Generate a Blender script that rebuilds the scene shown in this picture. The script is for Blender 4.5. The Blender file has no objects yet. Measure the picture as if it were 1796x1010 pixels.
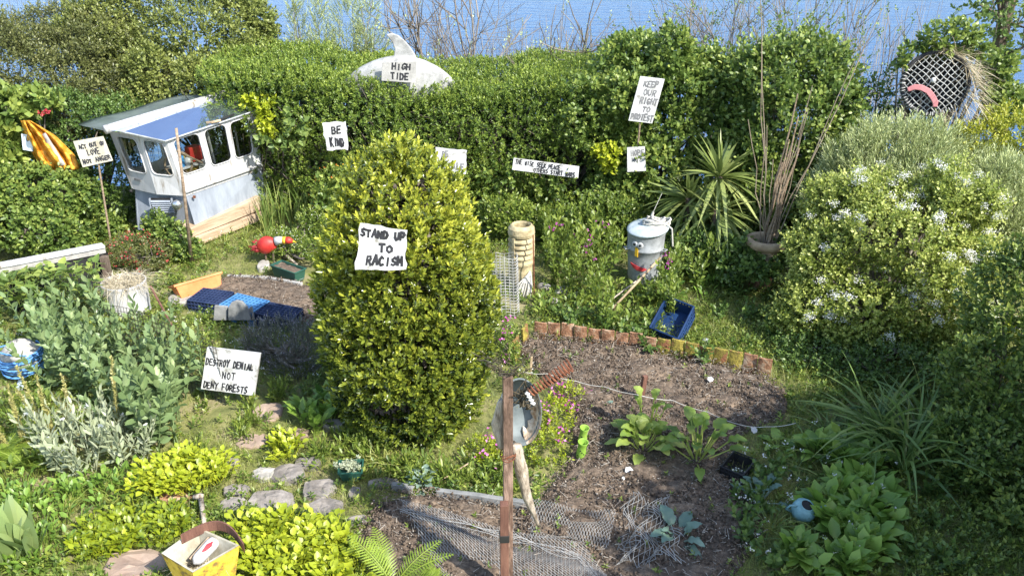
import bpy, math, random
import numpy as np
from mathutils import Vector, Matrix

# ------------------------------------------------------------------ camera, sky, sun
SC = bpy.context.scene
COL = SC.collection
PW, PH, FPX = 1796.0, 1010.0, 1500.0
CAMZ, PITCH = 4.0, math.radians(25.0)
cam_d = bpy.data.cameras.new("camera")
cam_d.sensor_width = 36.0
cam_d.lens = FPX / PW * 36.0
cam_d.clip_start, cam_d.clip_end = 0.05, 30000.0
cam = bpy.data.objects.new("camera", cam_d)
COL.objects.link(cam)
cam.location = (0, 0, CAMZ)
cam.rotation_euler = (math.pi / 2 - PITCH, 0, 0)
SC.camera = cam

SUN_EL = math.radians(43.0)
SUN_AZ = Vector((0.74, -0.67, 0)).normalized()          # towards the sun, on the ground
SUN_V = (SUN_AZ * math.cos(SUN_EL) + Vector((0, 0, math.sin(SUN_EL)))).normalized()
world = bpy.data.worlds.new("World")
SC.world = world
world.use_nodes = True
nt = world.node_tree
bg = nt.nodes["Background"]
sky = nt.nodes.new("ShaderNodeTexSky")
sky.sky_type = 'NISHITA'
sky.sun_disc = False
sky.sun_elevation = SUN_EL
sky.sun_rotation = math.atan2(SUN_AZ.x, SUN_AZ.y)
nt.links.new(sky.outputs[0], bg.inputs[0])
bg.inputs[1].default_value = 0.15
sun_d = bpy.data.lights.new("sun", 'SUN')
sun_d.energy = 3.7
sun_d.angle = math.radians(0.5)
sun_d.color = (1.0, 0.955, 0.88)
sun = bpy.data.objects.new("sun", sun_d)
COL.objects.link(sun)
sun.location = (6, -4, 9)
sun.rotation_euler = SUN_V.to_track_quat('Z', 'Y').to_euler()
SC.view_settings.view_transform = 'Standard'
SC.view_settings.look = 'None'
SC.view_settings.gamma = 1.0
SC.view_settings.exposure = 1.38
SC.cycles.use_denoising = True
SC.cycles.max_bounces = 6
SC.cycles.transparent_max_bounces = 12

# ------------------------------------------------------------------ where a photo point lies in the garden
CP, SP = math.cos(PITCH), math.sin(PITCH)
def ray(u, v):
    a, b = (u - PW / 2) / FPX, (v - PH / 2) / FPX
    return Vector((a, CP - b * SP, -SP - b * CP))
def G(u, v, z=0.0):
    d = ray(u, v); k = (z - CAMZ) / d.z
    return Vector((d.x * k, d.y * k, z))
def Q(u, v, y):
    d = ray(u, v); k = y / d.y
    return Vector((d.x * k, y, CAMZ + d.z * k))
def onplane(u, v, p, n):
    d = ray(u, v); o = Vector((0, 0, CAMZ))
    return o + d * ((p - o).dot(n) / d.dot(n))
def NP(v): return np.array(v, dtype=float)

# ------------------------------------------------------------------ objects, names, labels
def origin(o):
    p = Vector((0, 0, 0))
    while o is not None:
        p = p + o.location; o = o.parent
    return p
def tag(o, label=None, cat=None, group=None, kind=None):
    if label: o["label"] = label
    if cat: o["category"] = cat
    if group: o["group"] = group
    if kind: o["kind"] = kind
    return o
def thing(name, label, cat, loc, group=None):
    o = bpy.data.objects.new(name, None)
    o.empty_display_size = 0.1
    COL.objects.link(o)
    o.location = loc
    return tag(o, label, cat, group)
def dup(root, loc, rz=0.0, sc=1.0, label=None, group=None):
    def cp(o, par):
        c = o.copy(); COL.objects.link(c)
        if par: c.parent = par
        for ch in list(o.children): cp(ch, c)
        return c
    r = cp(root, None)
    r.location = loc; r.rotation_euler = (0, 0, rz)
    r.scale = (sc, sc, sc) if not hasattr(sc, '__len__') else sc
    if label: r["label"] = label
    if group: r["group"] = group
    return r
def link(me, name, m, parent):
    o = bpy.data.objects.new(name, me)
    if m is not None: me.materials.append(m)
    COL.objects.link(o)
    if parent is not None: o.parent = parent
    return o

RNG = np.random.default_rng(11)
random.seed(5)
def unit(a):
    return a / np.maximum(np.linalg.norm(a, axis=-1, keepdims=True), 1e-9)
def perp(D):
    ref = np.where(np.abs(D[:, 2:3]) > .9, np.array([[1., 0, 0]]), np.array([[0, 0, 1.]]))
    U = unit(np.cross(D, ref)); return U, np.cross(D, U)
_W = RNG.normal(size=(7, 3)); _F = RNG.uniform(0, 6.28, 7)
def noise(P, s=1.0):
    P = np.asarray(P, float) * s; r = 0
    for i in range(7): r = r + np.sin(P @ (_W[i] * (1 + .45 * i)) + _F[i]) / (1 + .35 * i)
    return r / 2.6

class Fol:
    """numpy mesh of triangles: leaves, blades, thin sticks; one float 'tint' per face"""
    def __init__(s): s.V = []; s.T = []; s.C = []; s.n = 0
    def raw(s, V, T, c):
        s.V.append(V.reshape(-1, 3)); s.T.append(T.reshape(-1, 3) + s.n); s.C.append(c.ravel())
        s.n += len(s.V[-1])
    def leaves(s, P, D, N, L, W, tint, kind='kite', fold=.3, droop=.12):
        n = len(P)
        if n == 0: return
        D = unit(D); S = unit(np.cross(D, N)); N = np.cross(S, D)
        L = np.broadcast_to(L, n)[:, None]; W = np.broadcast_to(W, n)[:, None]
        if kind == 'kite':
            pts = [(0, 0, 0), (.42, -.5, fold * .5), (1, 0, -droop), (.42, .5, fold * .5)]
            tr = [(0, 3, 2), (0, 2, 1)]
        elif kind == 'heart':
            pts = [(0, 0, 0), (-.05, -.34, fold * .3), (.3, -.52, fold * .5), (.72, -.27, fold * .2 - droop * .4), (1.02, 0, -droop),
                   (.72, .27, fold * .2 - droop * .4), (.3, .52, fold * .5), (-.05, .34, fold * .3), (.45, 0, -fold * .1)]
            tr = [(8, i, (i + 1) % 8) for i in range(8)]
        else:
            pts = [(0, 0, 0), (.28, -.42, fold * .42), (.66, -.42, fold * .42 - droop * .3), (1, 0, -droop),
                   (.66, .42, fold * .42 - droop * .3), (.28, .42, fold * .42), (.5, 0, 0)]
            tr = [(6, 1, 0), (6, 2, 1), (6, 3, 2), (6, 4, 3), (6, 5, 4), (6, 0, 5)]
        V = np.stack([P + D * (a * L) + S * (b * W) + N * (c * W) for a, b, c in pts], 1)
        k = len(pts)
        T = np.array(tr)[None] + (np.arange(n) * k)[:, None, None]
        s.raw(V, T, np.repeat(np.clip(np.broadcast_to(tint, n), 0, 1), len(tr)))
    def shoots(s, B, D, L, m, ll, lw, tint=.5, tip=.3, a0=70, a1=25, kind='kite', jit=.25, t0=.1, grow=.15, stem=0, fold=.3, droop=.12):
        n = len(B); D = unit(D); L = np.broadcast_to(L, n); tint = np.broadcast_to(tint, n)
        U, V = perp(D); ph = RNG.uniform(0, 6.28, n)
        for k in range(m):
            t = t0 + (1 - t0) * (k + 1) / m
            a = np.radians(a0 + (a1 - a0) * (k + 1) / m + RNG.normal(0, 9, n))
            f = ph + k * 2.4 + RNG.normal(0, jit, n)
            R = U * np.cos(f)[:, None] + V * np.sin(f)[:, None]
            P = B + D * (L * t)[:, None]
            d = D * np.cos(a)[:, None] + R * np.sin(a)[:, None]
            z = ll * RNG.uniform(.75, 1.2, n) * (1 - grow * abs(2 * t - .9))
            s.leaves(P, d, D * .8 + RNG.normal(0, .25, (n, 3)), z, z * (lw / ll), tint + tip * (t - .5) + RNG.normal(0, .09, n) + .45 * (RNG.random(n) < .035) - .25 * (RNG.random(n) < .05), kind, fold, droop)
        if stem: s.sticks(B, B + D * L[:, None], stem, stem * .5, .15)
    def sticks(s, A, B, r0, r1=None, tint=.5, k=3):
        A = np.asarray(A, float); B = np.asarray(B, float); n = len(A)
        if n == 0: return
        if r1 is None: r1 = r0
        r0 = np.broadcast_to(r0, n)[:, None]; r1 = np.broadcast_to(r1, n)[:, None]
        U, V = perp(unit(B - A)); vs = []
        for i in range(k):
            a = 6.2832 * i / k; vs.append(A + (U * math.cos(a) + V * math.sin(a)) * r0)
        for i in range(k):
            a = 6.2832 * i / k; vs.append(B + (U * math.cos(a) + V * math.sin(a)) * r1)
        tr = []
        for i in range(k):
            j = (i + 1) % k; tr += [(i, j, k + j), (i, k + j, k + i)]
        T = np.array(tr)[None] + (np.arange(n) * 2 * k)[:, None, None]
        s.raw(np.stack(vs, 1), T, np.repeat(np.broadcast_to(tint, n), len(tr)))
    def path(s, pts, r0, r1=None, tint=.5, k=5):
        pts = np.asarray(pts, float); m = len(pts) - 1
        if r1 is None: r1 = r0
        rr = np.linspace(r0, r1, m + 1)
        d = unit(pts[1:] - pts[:-1])
        ext = d * (rr[:-1] * .35)[:, None]
        s.sticks(pts[:-1] - ext, pts[1:] + ext, rr[:-1], rr[1:], tint, k)
    def blades(s, B, D, L, W, bend, tint=.5, seg=4, out=None, face=None, prof=1.6, base=.55):
        n = len(B); D = unit(D); L = np.broadcast_to(L, n)[:, None]; W = np.broadcast_to(W, n)[:, None]
        bend = np.broadcast_to(bend, n)[:, None]
        if out is None:
            out = D.copy(); out[:, 2] = 0; out = unit(out + RNG.normal(0, .05, (n, 3)) * [1, 1, 0])
        g = out * .45 - np.array([[0, 0, .75]])
        S = unit(np.cross(D, [0, 0, 1.]) + RNG.normal(0, .2, (n, 3))) if face is None else face
        rows = []
        for i in range(seg + 1):
            t = i / seg
            C = B + L * (D * t + g * bend * t * t)
            w = W * .5 * ((base + (1 - base) * min(1, t * 3)) * (1 - t ** prof) + .02)
            rows += [C - S * w, C + S * w]
        tr = []
        for i in range(seg): tr += [(2 * i, 2 * i + 1, 2 * i + 3), (2 * i, 2 * i + 3, 2 * i + 2)]
        T = np.array(tr)[None] + (np.arange(n) * 2 * (seg + 1))[:, None, None]
        s.raw(np.stack(rows, 1), T, np.repeat(np.clip(np.broadcast_to(tint, n), 0, 1), len(tr)))
    def obj(s, name, m, parent=None):
        V = np.concatenate(s.V); T = np.concatenate(s.T); C = np.concatenate(s.C)
        if parent is not None: V = V - np.array(origin(parent))
        me = bpy.data.meshes.new(name)
        me.vertices.add(len(V)); me.vertices.foreach_set("co", V.astype(np.float32).ravel())
        me.loops.add(len(T) * 3); me.loops.foreach_set("vertex_index", T.astype(np.int32).ravel())
        me.polygons.add(len(T)); me.polygons.foreach_set("loop_start", np.arange(0, len(T) * 3, 3, dtype=np.int32))
        a = me.attributes.new("tint", 'FLOAT', 'FACE'); a.data.foreach_set("value", C.astype(np.float32))
        me.update(calc_edges=True)
        return link(me, name, m, parent)

class MB:
    """hard surfaces"""
    def __init__(s): s.v = []; s.f = []
    def add(s, V, F):
        k = len(s.v); s.v += [tuple(p) for p in V]; s.f += [tuple(i + k for i in f) for f in F]; return s
    def box(s, c, size, M=None):
        x, y, z = [a / 2 for a in size]; V = []
        for p in ((-x, -y, -z), (x, -y, -z), (x, y, -z), (-x, y, -z), (-x, -y, z), (x, -y, z), (x, y, z), (-x, y, z)):
            p = Vector(p); V.append(Vector(c) + (M @ p if M is not None else p))
        return s.add(V, [(0, 3, 2, 1), (4, 5, 6, 7), (0, 1, 5, 4), (1, 2, 6, 5), (2, 3, 7, 6), (3, 0, 4, 7)])
    def tube(s, pts, r, n=8, cap=True):
        pts = [Vector(p) for p in pts]; m = len(pts); rr = r if hasattr(r, '__len__') else [r] * m
        rings = []; prev = None
        for i, p in enumerate(pts):
            d = (pts[min(i + 1, m - 1)] - pts[max(i - 1, 0)]).normalized()
            if prev is None: u = d.orthogonal().normalized()
            else: u = (prev - d * prev.dot(d)).normalized()
            prev = u; w = d.cross(u)
            rings.append([p + (u * math.cos(6.28318 * k / n) + w * math.sin(6.28318 * k / n)) * rr[i] for k in range(n)])
        V = [q for R in rings for q in R]; F = []
        for i in range(m - 1):
            for k in range(n):
                j = (k + 1) % n; F.append((i * n + k, i * n + j, (i + 1) * n + j, (i + 1) * n + k))
        if cap: F.append(tuple(range(n - 1, -1, -1))); F.append(tuple(range((m - 1) * n, m * n)))
        return s.add(V, F)
    def lathe(s, prof, c, n=32, M=None, sq=(1, 1)):
        V = []; F = []; m = len(prof)
        for r, z in prof:
            for k in range(n):
                a = 6.28318 * k / n; p = Vector((r * math.cos(a) * sq[0], r * math.sin(a) * sq[1], z))
                V.append(Vector(c) + (M @ p if M is not None else p))
        for i in range(m - 1):
            for k in range(n):
                j = (k + 1) % n; F.append((i * n + k, i * n + j, (i + 1) * n + j, (i + 1) * n + k))
        return s.add(V, F)
    def prism(s, poly, ext):
        """poly: world points (one planar loop), ext: extrusion vector"""
        n = len(poly); P = [Vector(p) for p in poly]; E = Vector(ext)
        V = P + [p + E for p in P]
        F = [tuple(range(n)), tuple(range(2 * n - 1, n - 1, -1))]
        for i in range(n):
            j = (i + 1) % n; F.append((j, i, n + i, n + j))
        return s.add(V, F)
    def obj(s, name, m, parent=None, smooth=False, bevel=0, solid=0, sub=0):
        o0 = origin(parent) if parent is not None else Vector((0, 0, 0))
        me = bpy.data.meshes.new(name)
        me.from_pydata([tuple(Vector(p) - o0) for p in s.v], [], s.f)
        me.update()
        if smooth: me.polygons.foreach_set("use_smooth", [True] * len(me.polygons))
        o = link(me, name, m, parent)
        if solid:
            q = o.modifiers.new("solid", 'SOLIDIFY'); q.thickness = solid; q.offset = -1
        if bevel:
            q = o.modifiers.new("bevel", 'BEVEL'); q.width = bevel; q.segments = 2; q.limit_method = 'ANGLE'
        if sub:
            q = o.modifiers.new("sub", 'SUBSURF'); q.levels = q.render_levels = sub
        return o

# ------------------------------------------------------------------ materials
def newmat(name):
    m = bpy.data.materials.new(name); m.use_nodes = True
    t = m.node_tree; return m, t, t.nodes["Principled BSDF"]
def ramp(t, cols, pos=None):
    r = t.nodes.new("ShaderNodeValToRGB"); e = r.color_ramp.elements
    pos = pos or [i / (len(cols) - 1) for i in range(len(cols))]
    while len(e) < len(cols): e.new(.5)
    for i, c in enumerate(cols):
        e[i].position = pos[i]; e[i].color = (*c, 1)
    return r
def leafmat(name, cols, rough=.42, trans=.35, spec=.5):
    m, t, b = newmat(name)
    a = t.nodes.new("ShaderNodeAttribute"); a.attribute_name = "tint"
    r = ramp(t, cols); t.links.new(a.outputs["Fac"], r.inputs[0])
    t.links.new(r.outputs[0], b.inputs["Base Color"])
    b.inputs["Roughness"].default_value = rough
    b.inputs["Specular IOR Level"].default_value = spec
    tr = t.nodes.new("ShaderNodeBsdfTranslucent"); t.links.new(r.outputs[0], tr.inputs[0])
    mx = t.nodes.new("ShaderNodeMixShader"); mx.inputs[0].default_value = trans
    t.links.new(b.outputs[0], mx.inputs[1]); t.links.new(tr.outputs[0], mx.inputs[2])
    t.links.new(mx.outputs[0], t.nodes["Material Output"].inputs[0])
    return m
def mat(name, c1, c2=None, scale=8.0, rough=.7, metal=0.0, bump=.3, bscale=None, spec=.4, contrast=(.35, .65), stretch=None, c3=None, detail=6):
    """surface with two or three colours of grime mixed by noise, and a bumped relief"""
    m, t, b = newmat(name)
    b.inputs["Roughness"].default_value = rough; b.inputs["Metallic"].default_value = metal
    b.inputs["Specular IOR Level"].default_value = spec
    co = t.nodes.new("ShaderNodeTexCoord"); src = co.outputs["Object"]
    if stretch:
        mp = t.nodes.new("ShaderNodeMapping"); mp.inputs["Scale"].default_value = stretch
        t.links.new(src, mp.inputs[0]); src = mp.outputs[0]
    n = t.nodes.new("ShaderNodeTexNoise"); n.inputs["Scale"].default_value = scale; n.inputs["Detail"].default_value = detail
    n.inputs["Roughness"].default_value = .65
    t.links.new(src, n.inputs["Vector"])
    cols = [c1, c2 or c1] if c3 is None else [c1, c2, c3]
    pos = [contrast[0], contrast[1]] if c3 is None else [contrast[0], (contrast[0] + contrast[1]) / 2, contrast[1]]
    r = ramp(t, cols, pos); t.links.new(n.outputs["Fac"], r.inputs[0]); t.links.new(r.outputs[0], b.inputs["Base Color"])
    if bump:
        n2 = t.nodes.new("ShaderNodeTexNoise"); n2.inputs["Scale"].default_value = bscale or scale * 4; n2.inputs["Detail"].default_value = 6
        t.links.new(src, n2.inputs["Vector"])
        bp = t.nodes.new("ShaderNodeBump"); bp.inputs["Strength"].default_value = bump; bp.inputs["Distance"].default_value = .01
        t.links.new(n2.outputs["Fac"], bp.inputs["Height"]); t.links.new(bp.outputs[0], b.inputs["Normal"])
    return m

M = {}
M['white'] = mat('white_paint', (.20, .17, .13), (.41, .41, .40), 6, .5, bump=.1, contrast=(.34, .52), stretch=(2.6, 2.6, .4), c3=(.46, .46, .455))
M['signwhite'] = mat('sign_paint', (.20, .19, .16), (.44, .44, .42), 7, .6, bump=.15, contrast=(.35, .52), c3=(.50, .50, .49))
M['signgrey'] = mat('weathered_board', (.26, .25, .23), (.40, .39, .36), 9, .7, bump=.2)
M['signcream'] = mat('cream_board', (.22, .19, .12), (.46, .44, .36), 5, .6, bump=.1, contrast=(.3, .6))
M['paleblue'] = mat('pale_blue_board', (.45, .52, .56), (.6, .68, .72), 9, .6, bump=.1)
M['ink'] = mat('black_brush_paint', (.008, .008, .009), (.03, .03, .035), 20, .6, bump=.1)
M['greyink'] = mat('grey_brush_paint', (.1, .1, .1), (.2, .2, .2), 20, .6, bump=.1)
M['hull'] = mat('grey_hull_paint', (.20, .225, .26), (.30, .33, .37), 4, .55, bump=.08, stretch=(2.2, 2.2, .6))
M['wood'] = mat('weathered_wood', (.16, .11, .07), (.34, .26, .18), 5, .8, bump=.4, stretch=(1, 1, 7))
M['sleeper'] = mat('pale_timber', (.30, .21, .13), (.48, .37, .26), 3, .8, bump=.4, stretch=(1, 1, 9))
M['stake'] = mat('old_stake', (.13, .08, .05), (.27, .17, .1), 8, .85, bump=.5, stretch=(3, 3, .6))
M['rustwood'] = mat('rust_stained_wood', (.06, .035, .024), (.15, .095, .068), 9, .85, bump=.6, stretch=(3, 3, .7), c3=(.30, .2, .15))
M['redwood'] = mat('red_brown_stake', (.09, .04, .028), (.18, .088, .06), 7, .8, bump=.4, stretch=(3, 3, .6))
M['rust'] = mat('rust', (.09, .03, .015), (.26, .10, .05), 25, .9, bump=.5)
M['drift'] = mat('driftwood', (.16, .12, .085), (.52, .45, .36), 9, .9, bump=.9, stretch=(4, 4, .8))
M['concrete'] = mat('dolphin_paint', (.19, .19, .18), (.42, .42, .40), 7, .75, bump=.3)
M['terracotta'] = mat('terracotta', (.11, .06, .035), (.28, .14, .075), 13, .95, bump=.9, c3=(.42, .31, .21))
M['mosstile'] = mat('mossy_tile', (.24, .10, .05), (.18, .15, .03), 14, .9, bump=.9, c3=(.34, .27, .05), contrast=(.4, .6))
M['cream'] = mat('cream_clay', (.24, .19, .10), (.46, .39, .23), 9, .8, bump=.35, contrast=(.36, .6))
M['urnclay'] = mat('pale_clay', (.24, .17, .10), (.46, .35, .22), 8, .8, bump=.3)
M['zinc'] = mat('galvanised_steel', (.22, .235, .24), (.40, .42, .43), 9, .55, .2, .15)
M['zinclid'] = mat('dull_lid', (.28, .34, .35), (.46, .52, .54), 9, .5, .1, .15)
M['rope'] = mat('pale_rope', (.35, .34, .30), (.6, .58, .52), 40, .9, bump=.6)
M['bluerope'] = mat('blue_rope', (.05, .17, .40), (.14, .34, .62), 30, .7, bump=.5)
M['bluecrate'] = mat('blue_plastic', (.05, .16, .33), (.09, .24, .44), 6, .5, bump=.05)
M['navycrate'] = mat('navy_plastic', (.012, .022, .06), (.03, .045, .10), 6, .5, bump=.05)
M['shadedblue'] = mat('shaded_blue_plastic', (.004, .02, .07), (.008, .035, .11), 6, .6, bump=.05)  # blue darkened to carry the hawthorn's shade in its colour
M['blackplastic'] = mat('black_plastic', (.01, .01, .012), (.03, .03, .03), 6, .5, bump=.05)
M['orange'] = mat('orange_plastic', (.55, .17, .05), (.68, .25, .09), 6, .55, bump=.08)
M['greenplastic'] = mat('green_plastic', (.012, .06, .045), (.03, .10, .07), 6, .45, bump=.05)
M['limegreen'] = mat('lime_rubber', (.17, .32, .035), (.28, .43, .07), 8, .55, bump=.15)
M['red'] = mat('red_enamel', (.36, .018, .018), (.5, .045, .03), 12, .5, bump=.1)
M['yellow'] = mat('yellow_paint', (.20, .13, .045), (.50, .33, .035), 13, .7, bump=.4, contrast=(.37, .56), c3=(.62, .43, .06))
M['oilskin'] = mat('yellow_oilskin', (.42, .17, .012), (.66, .33, .03), 6, .55, bump=.6, bscale=14)
M['enamel'] = mat('chipped_enamel', (.10, .12, .125), (.19, .22, .225), 6, .8, bump=.15, spec=.15)
M['rustring'] = mat('chipped_edge', (.30, .17, .08), (.62, .54, .42), 9, .7, bump=.5, contrast=(.42, .56))
M['teal'] = mat('teal_enamel', (.14, .26, .27), (.24, .43, .44), 14, .45, bump=.2)
M['pink'] = mat('pink_plastic', (.40, .15, .155), (.54, .22, .225), 6, .6, bump=.1)
M['net'] = mat('pale_net', (.28, .28, .265), (.44, .44, .42), 9, .7, bump=0)
M['wire'] = mat('grey_wire', (.28, .28, .27), (.45, .45, .43), 9, .5, .4, bump=0)
M['darkwire'] = mat('dark_wire', (.03, .03, .02), (.09, .07, .04), 9, .6, .2, bump=0)
M['darknet'] = mat('dark_netting', (.010, .011, .013), (.05, .05, .055), 30, .8, bump=.5)
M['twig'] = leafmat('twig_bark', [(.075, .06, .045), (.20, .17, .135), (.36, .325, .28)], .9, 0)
M['bark'] = mat('bark', (.07, .05, .035), (.20, .15, .11), 14, .9, bump=.9, stretch=(3, 3, .6))
M['straw'] = leafmat('straw', [(.24, .19, .11), (.46, .39, .25), (.62, .56, .42)], .8, .2)
M['cane'] = mat('bamboo_cane', (.15, .115, .08), (.31, .255, .18), 4, .7, bump=.1, stretch=(6, 6, .5))
M['slate'] = mat('slate', (.13, .135, .13), (.25, .25, .24), 7, .7, bump=.4)
M['stone'] = mat('path_stone', (.11, .098, .085), (.19, .17, .15), 7, .95, bump=1.0, bscale=26, c3=(.30, .27, .24))
M['palestone'] = mat('pale_rock', (.22, .205, .18), (.40, .38, .34), 9, .9, bump=.6)
M['flagstone'] = mat('worn_flagstone', (.22, .15, .11), (.34, .26, .2), 4, .85, bump=.5)
M['soil'] = mat('soil', (.048, .036, .027), (.135, .103, .076), 26, .95, bump=1.0, bscale=70, c3=(.25, .20, .152), contrast=(.32, .75))
M['clod'] = leafmat('soil_crumb', [(.05, .037, .028), (.145, .112, .083), (.46, .42, .36)], .95, 0, .1)
M['china'] = mat('white_china', (.45, .45, .44), (.55, .55, .54), 5, .35, bump=0)
M['black'] = mat('black_matt', (.008, .008, .008), (.02, .02, .02), 9, .7, bump=.1)
M['redpaint'] = mat('red_paint', (.5, .03, .04), (.6, .07, .07), 9, .5, bump=.1)
M['yellowpaint'] = mat('ochre_paint', (.6, .36, .02), (.7, .45, .04), 9, .5, bump=.1)
M['bluepaint'] = mat('blue_paint', (.03, .2, .45), (.08, .3, .55), 9, .5, bump=.1)
M['greyinside'] = mat('grey_interior', (.22, .22, .2), (.34, .34, .32), 5, .7, bump=.1)
M['steel'] = mat('bright_steel', (.5, .5, .5), (.6, .6, .6), 9, .25, .9, bump=.05)
M['sheet'] = mat('sky_tinted_sheet', (.50, .57, .72), (.58, .65, .78), 2, .03, .95, bump=.01, bscale=3)  # blue of the reflected sky is tinted into the metallic base
M['greysheet'] = mat('clouded_sheet', (.16, .20, .20), (.30, .35, .34), 3, .22, .1, bump=.05, spec=.7)

def soilmat():
    # damp and dry patches, and pale grit, over the fine crumb
    m = M['soil']; t = m.node_tree; b = t.nodes["Principled BSDF"]; src = b.inputs["Base Color"].links[0].from_socket
    co = t.nodes.new("ShaderNodeTexCoord"); n = t.nodes.new("ShaderNodeTexNoise"); n.inputs["Scale"].default_value = 2.6; n.inputs["Detail"].default_value = 5
    t.links.new(co.outputs["Object"], n.inputs["Vector"])
    r = ramp(t, [(.62, .58, .55), (1.0, .97, .92), (1.45, 1.36, 1.22)], [.3, .5, .7]); t.links.new(n.outputs["Fac"], r.inputs[0])
    mx = t.nodes.new("ShaderNodeMix"); mx.data_type = 'RGBA'; mx.blend_type = 'MULTIPLY'; mx.inputs[0].default_value = 1.0
    t.links.new(src, mx.inputs[6]); t.links.new(r.outputs[0], mx.inputs[7]); t.links.new(mx.outputs[2], b.inputs["Base Color"])
soilmat()
def sheetmat():
    m = M['greysheet']; t = m.node_tree; b = t.nodes["Principled BSDF"]
    tr = t.nodes.new("ShaderNodeBsdfTranslucent"); tr.inputs[0].default_value = (.75, .82, .80, 1)
    mx = t.nodes.new("ShaderNodeMixShader"); mx.inputs[0].default_value = .45
    t.links.new(b.outputs[0], mx.inputs[1]); t.links.new(tr.outputs[0], mx.inputs[2])
    t.links.new(mx.outputs[0], t.nodes["Material Output"].inputs[0])
sheetmat()
def glassmat():
    m, t, b = newmat('window_glass')
    g = t.nodes.new("ShaderNodeBsdfGlossy"); g.inputs["Roughness"].default_value = .02; g.inputs[0].default_value = (.9, .92, .95, 1)
    tr = t.nodes.new("ShaderNodeBsdfTransparent"); tr.inputs[0].default_value = (.82, .86, .85, 1)
    fr = t.nodes.new("ShaderNodeFresnel"); fr.inputs[0].default_value = 1.5
    mx = t.nodes.new("ShaderNodeMixShader")
    t.links.new(fr.outputs[0], mx.inputs[0]); t.links.new(tr.outputs[0], mx.inputs[1]); t.links.new(g.outputs[0], mx.inputs[2])
    t.links.new(mx.outputs[0], t.nodes["Material Output"].inputs[0]); return m
M['glass'] = glassmat()

# foliage: dark / middle / young leaf colours
LM = {}
def lm(k, a, b, c, **kw): LM[k] = leafmat(k + '_leaf', [a, b, c], **kw)
lm('olive', (.06, .09, .022), (.20, .235, .055), (.38, .41, .11))
lm('privet', (.04, .075, .014), (.135, .21, .032), (.34, .41, .065))
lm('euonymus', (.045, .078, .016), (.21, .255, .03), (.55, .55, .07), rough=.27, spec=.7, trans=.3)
lm('bramble', (.04, .08, .018), (.135, .21, .042), (.36, .42, .09))
lm('brownish', (.06, .07, .025), (.14, .16, .045), (.26, .26, .09))
lm('elder', (.045, .085, .022), (.14, .215, .05), (.32, .39, .11))
lm('grey', (.17, .21, .07), (.39, .45, .18), (.60, .64, .33), trans=.25)
lm('yellowgreen', (.10, .14, .02), (.28, .32, .03), (.52, .50, .06))
lm('hawthorn', (.07, .11, .02), (.30, .37, .065), (.60, .64, .19), trans=.4)
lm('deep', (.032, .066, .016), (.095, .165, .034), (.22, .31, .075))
lm('bean', (.07, .12, .045), (.18, .26, .10), (.33, .41, .18))
lm('campion', (.18, .22, .12), (.30, .34, .20), (.50, .53, .38), trans=.2)
lm('lime', (.14, .20, .012), (.36, .42, .025), (.58, .60, .06))
lm('dock', (.06, .13, .02), (.20, .33, .05), (.40, .50, .11))
lm('fern', (.09, .15, .018), (.24, .34, .04), (.42, .50, .08))
lm('mullein', (.17, .24, .08), (.27, .36, .13), (.42, .50, .22))
lm('kale', (.08, .15, .11), (.18, .28, .21), (.36, .46, .36))
lm('chard', (.10, .19, .03), (.27, .38, .07), (.50, .56, .16), trans=.45)
lm('yucca', (.07, .11, .03), (.20, .26, .07), (.46, .50, .18), rough=.4)
lm('iris', (.05, .10, .02), (.16, .25, .06), (.42, .44, .14), rough=.4)
lm('grass', (.08, .12, .018), (.22, .27, .045), (.44, .44, .15))
lm('weed', (.05, .095, .016), (.15, .22, .035), (.33, .38, .07))
lm('lavender', (.11, .12, .09), (.24, .25, .21), (.62, .55, .78))
lm('dockseed', (.24, .22, .06), (.42, .40, .13), (.58, .50, .26))
lm('blossom', (.62, .62, .54), (.78, .78, .74), (.85, .85, .82), trans=.3)
lm('pinkflower', (.45, .05, .32), (.62, .12, .48), (.75, .3, .62), trans=.4)
lm('redflower', (.28, .02, .03), (.42, .04, .05), (.55, .12, .10), trans=.3)
lm('orangeflower', (.6, .12, .01), (.7, .2, .02), (.8, .4, .05), trans=.3)
lm('yellowflower', (.7, .5, .05), (.75, .6, .1), (.8, .7, .2), trans=.3)
# ------------------------------------------------------------------ setting: ground, sea, soil, paths
def inpoly(X, Y, poly):
    r = np.zeros(len(X), bool); n = len(poly)
    for i in range(n):
        x1, y1 = poly[i][0], poly[i][1]; x2, y2 = poly[i - 1][0], poly[i - 1][1]
        c = (y1 > Y) != (y2 > Y)
        r ^= c & (X < (x2 - x1) * (Y - y1) / (y2 - y1 + 1e-12) + x1)
    return r
def gpoly(*px): return [tuple(G(u, v)[:2]) for u, v in px]
SOIL_A = gpoly((903, 612), (925, 590), (1120, 612), (1330, 655), (1378, 690), (1375, 742), (1300, 770), (1275, 830), (1330, 890), (1340, 940), (1260, 1060),
               (980, 1080), (700, 1060), (622, 950), (660, 880), (720, 866), (940, 888), (965, 850), (1000, 800), (1010, 720), (960, 680))
SOIL_B = gpoly((372, 500), (392, 488), (470, 492), (590, 506), (610, 560), (545, 575), (380, 540), (330, 530))

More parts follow.
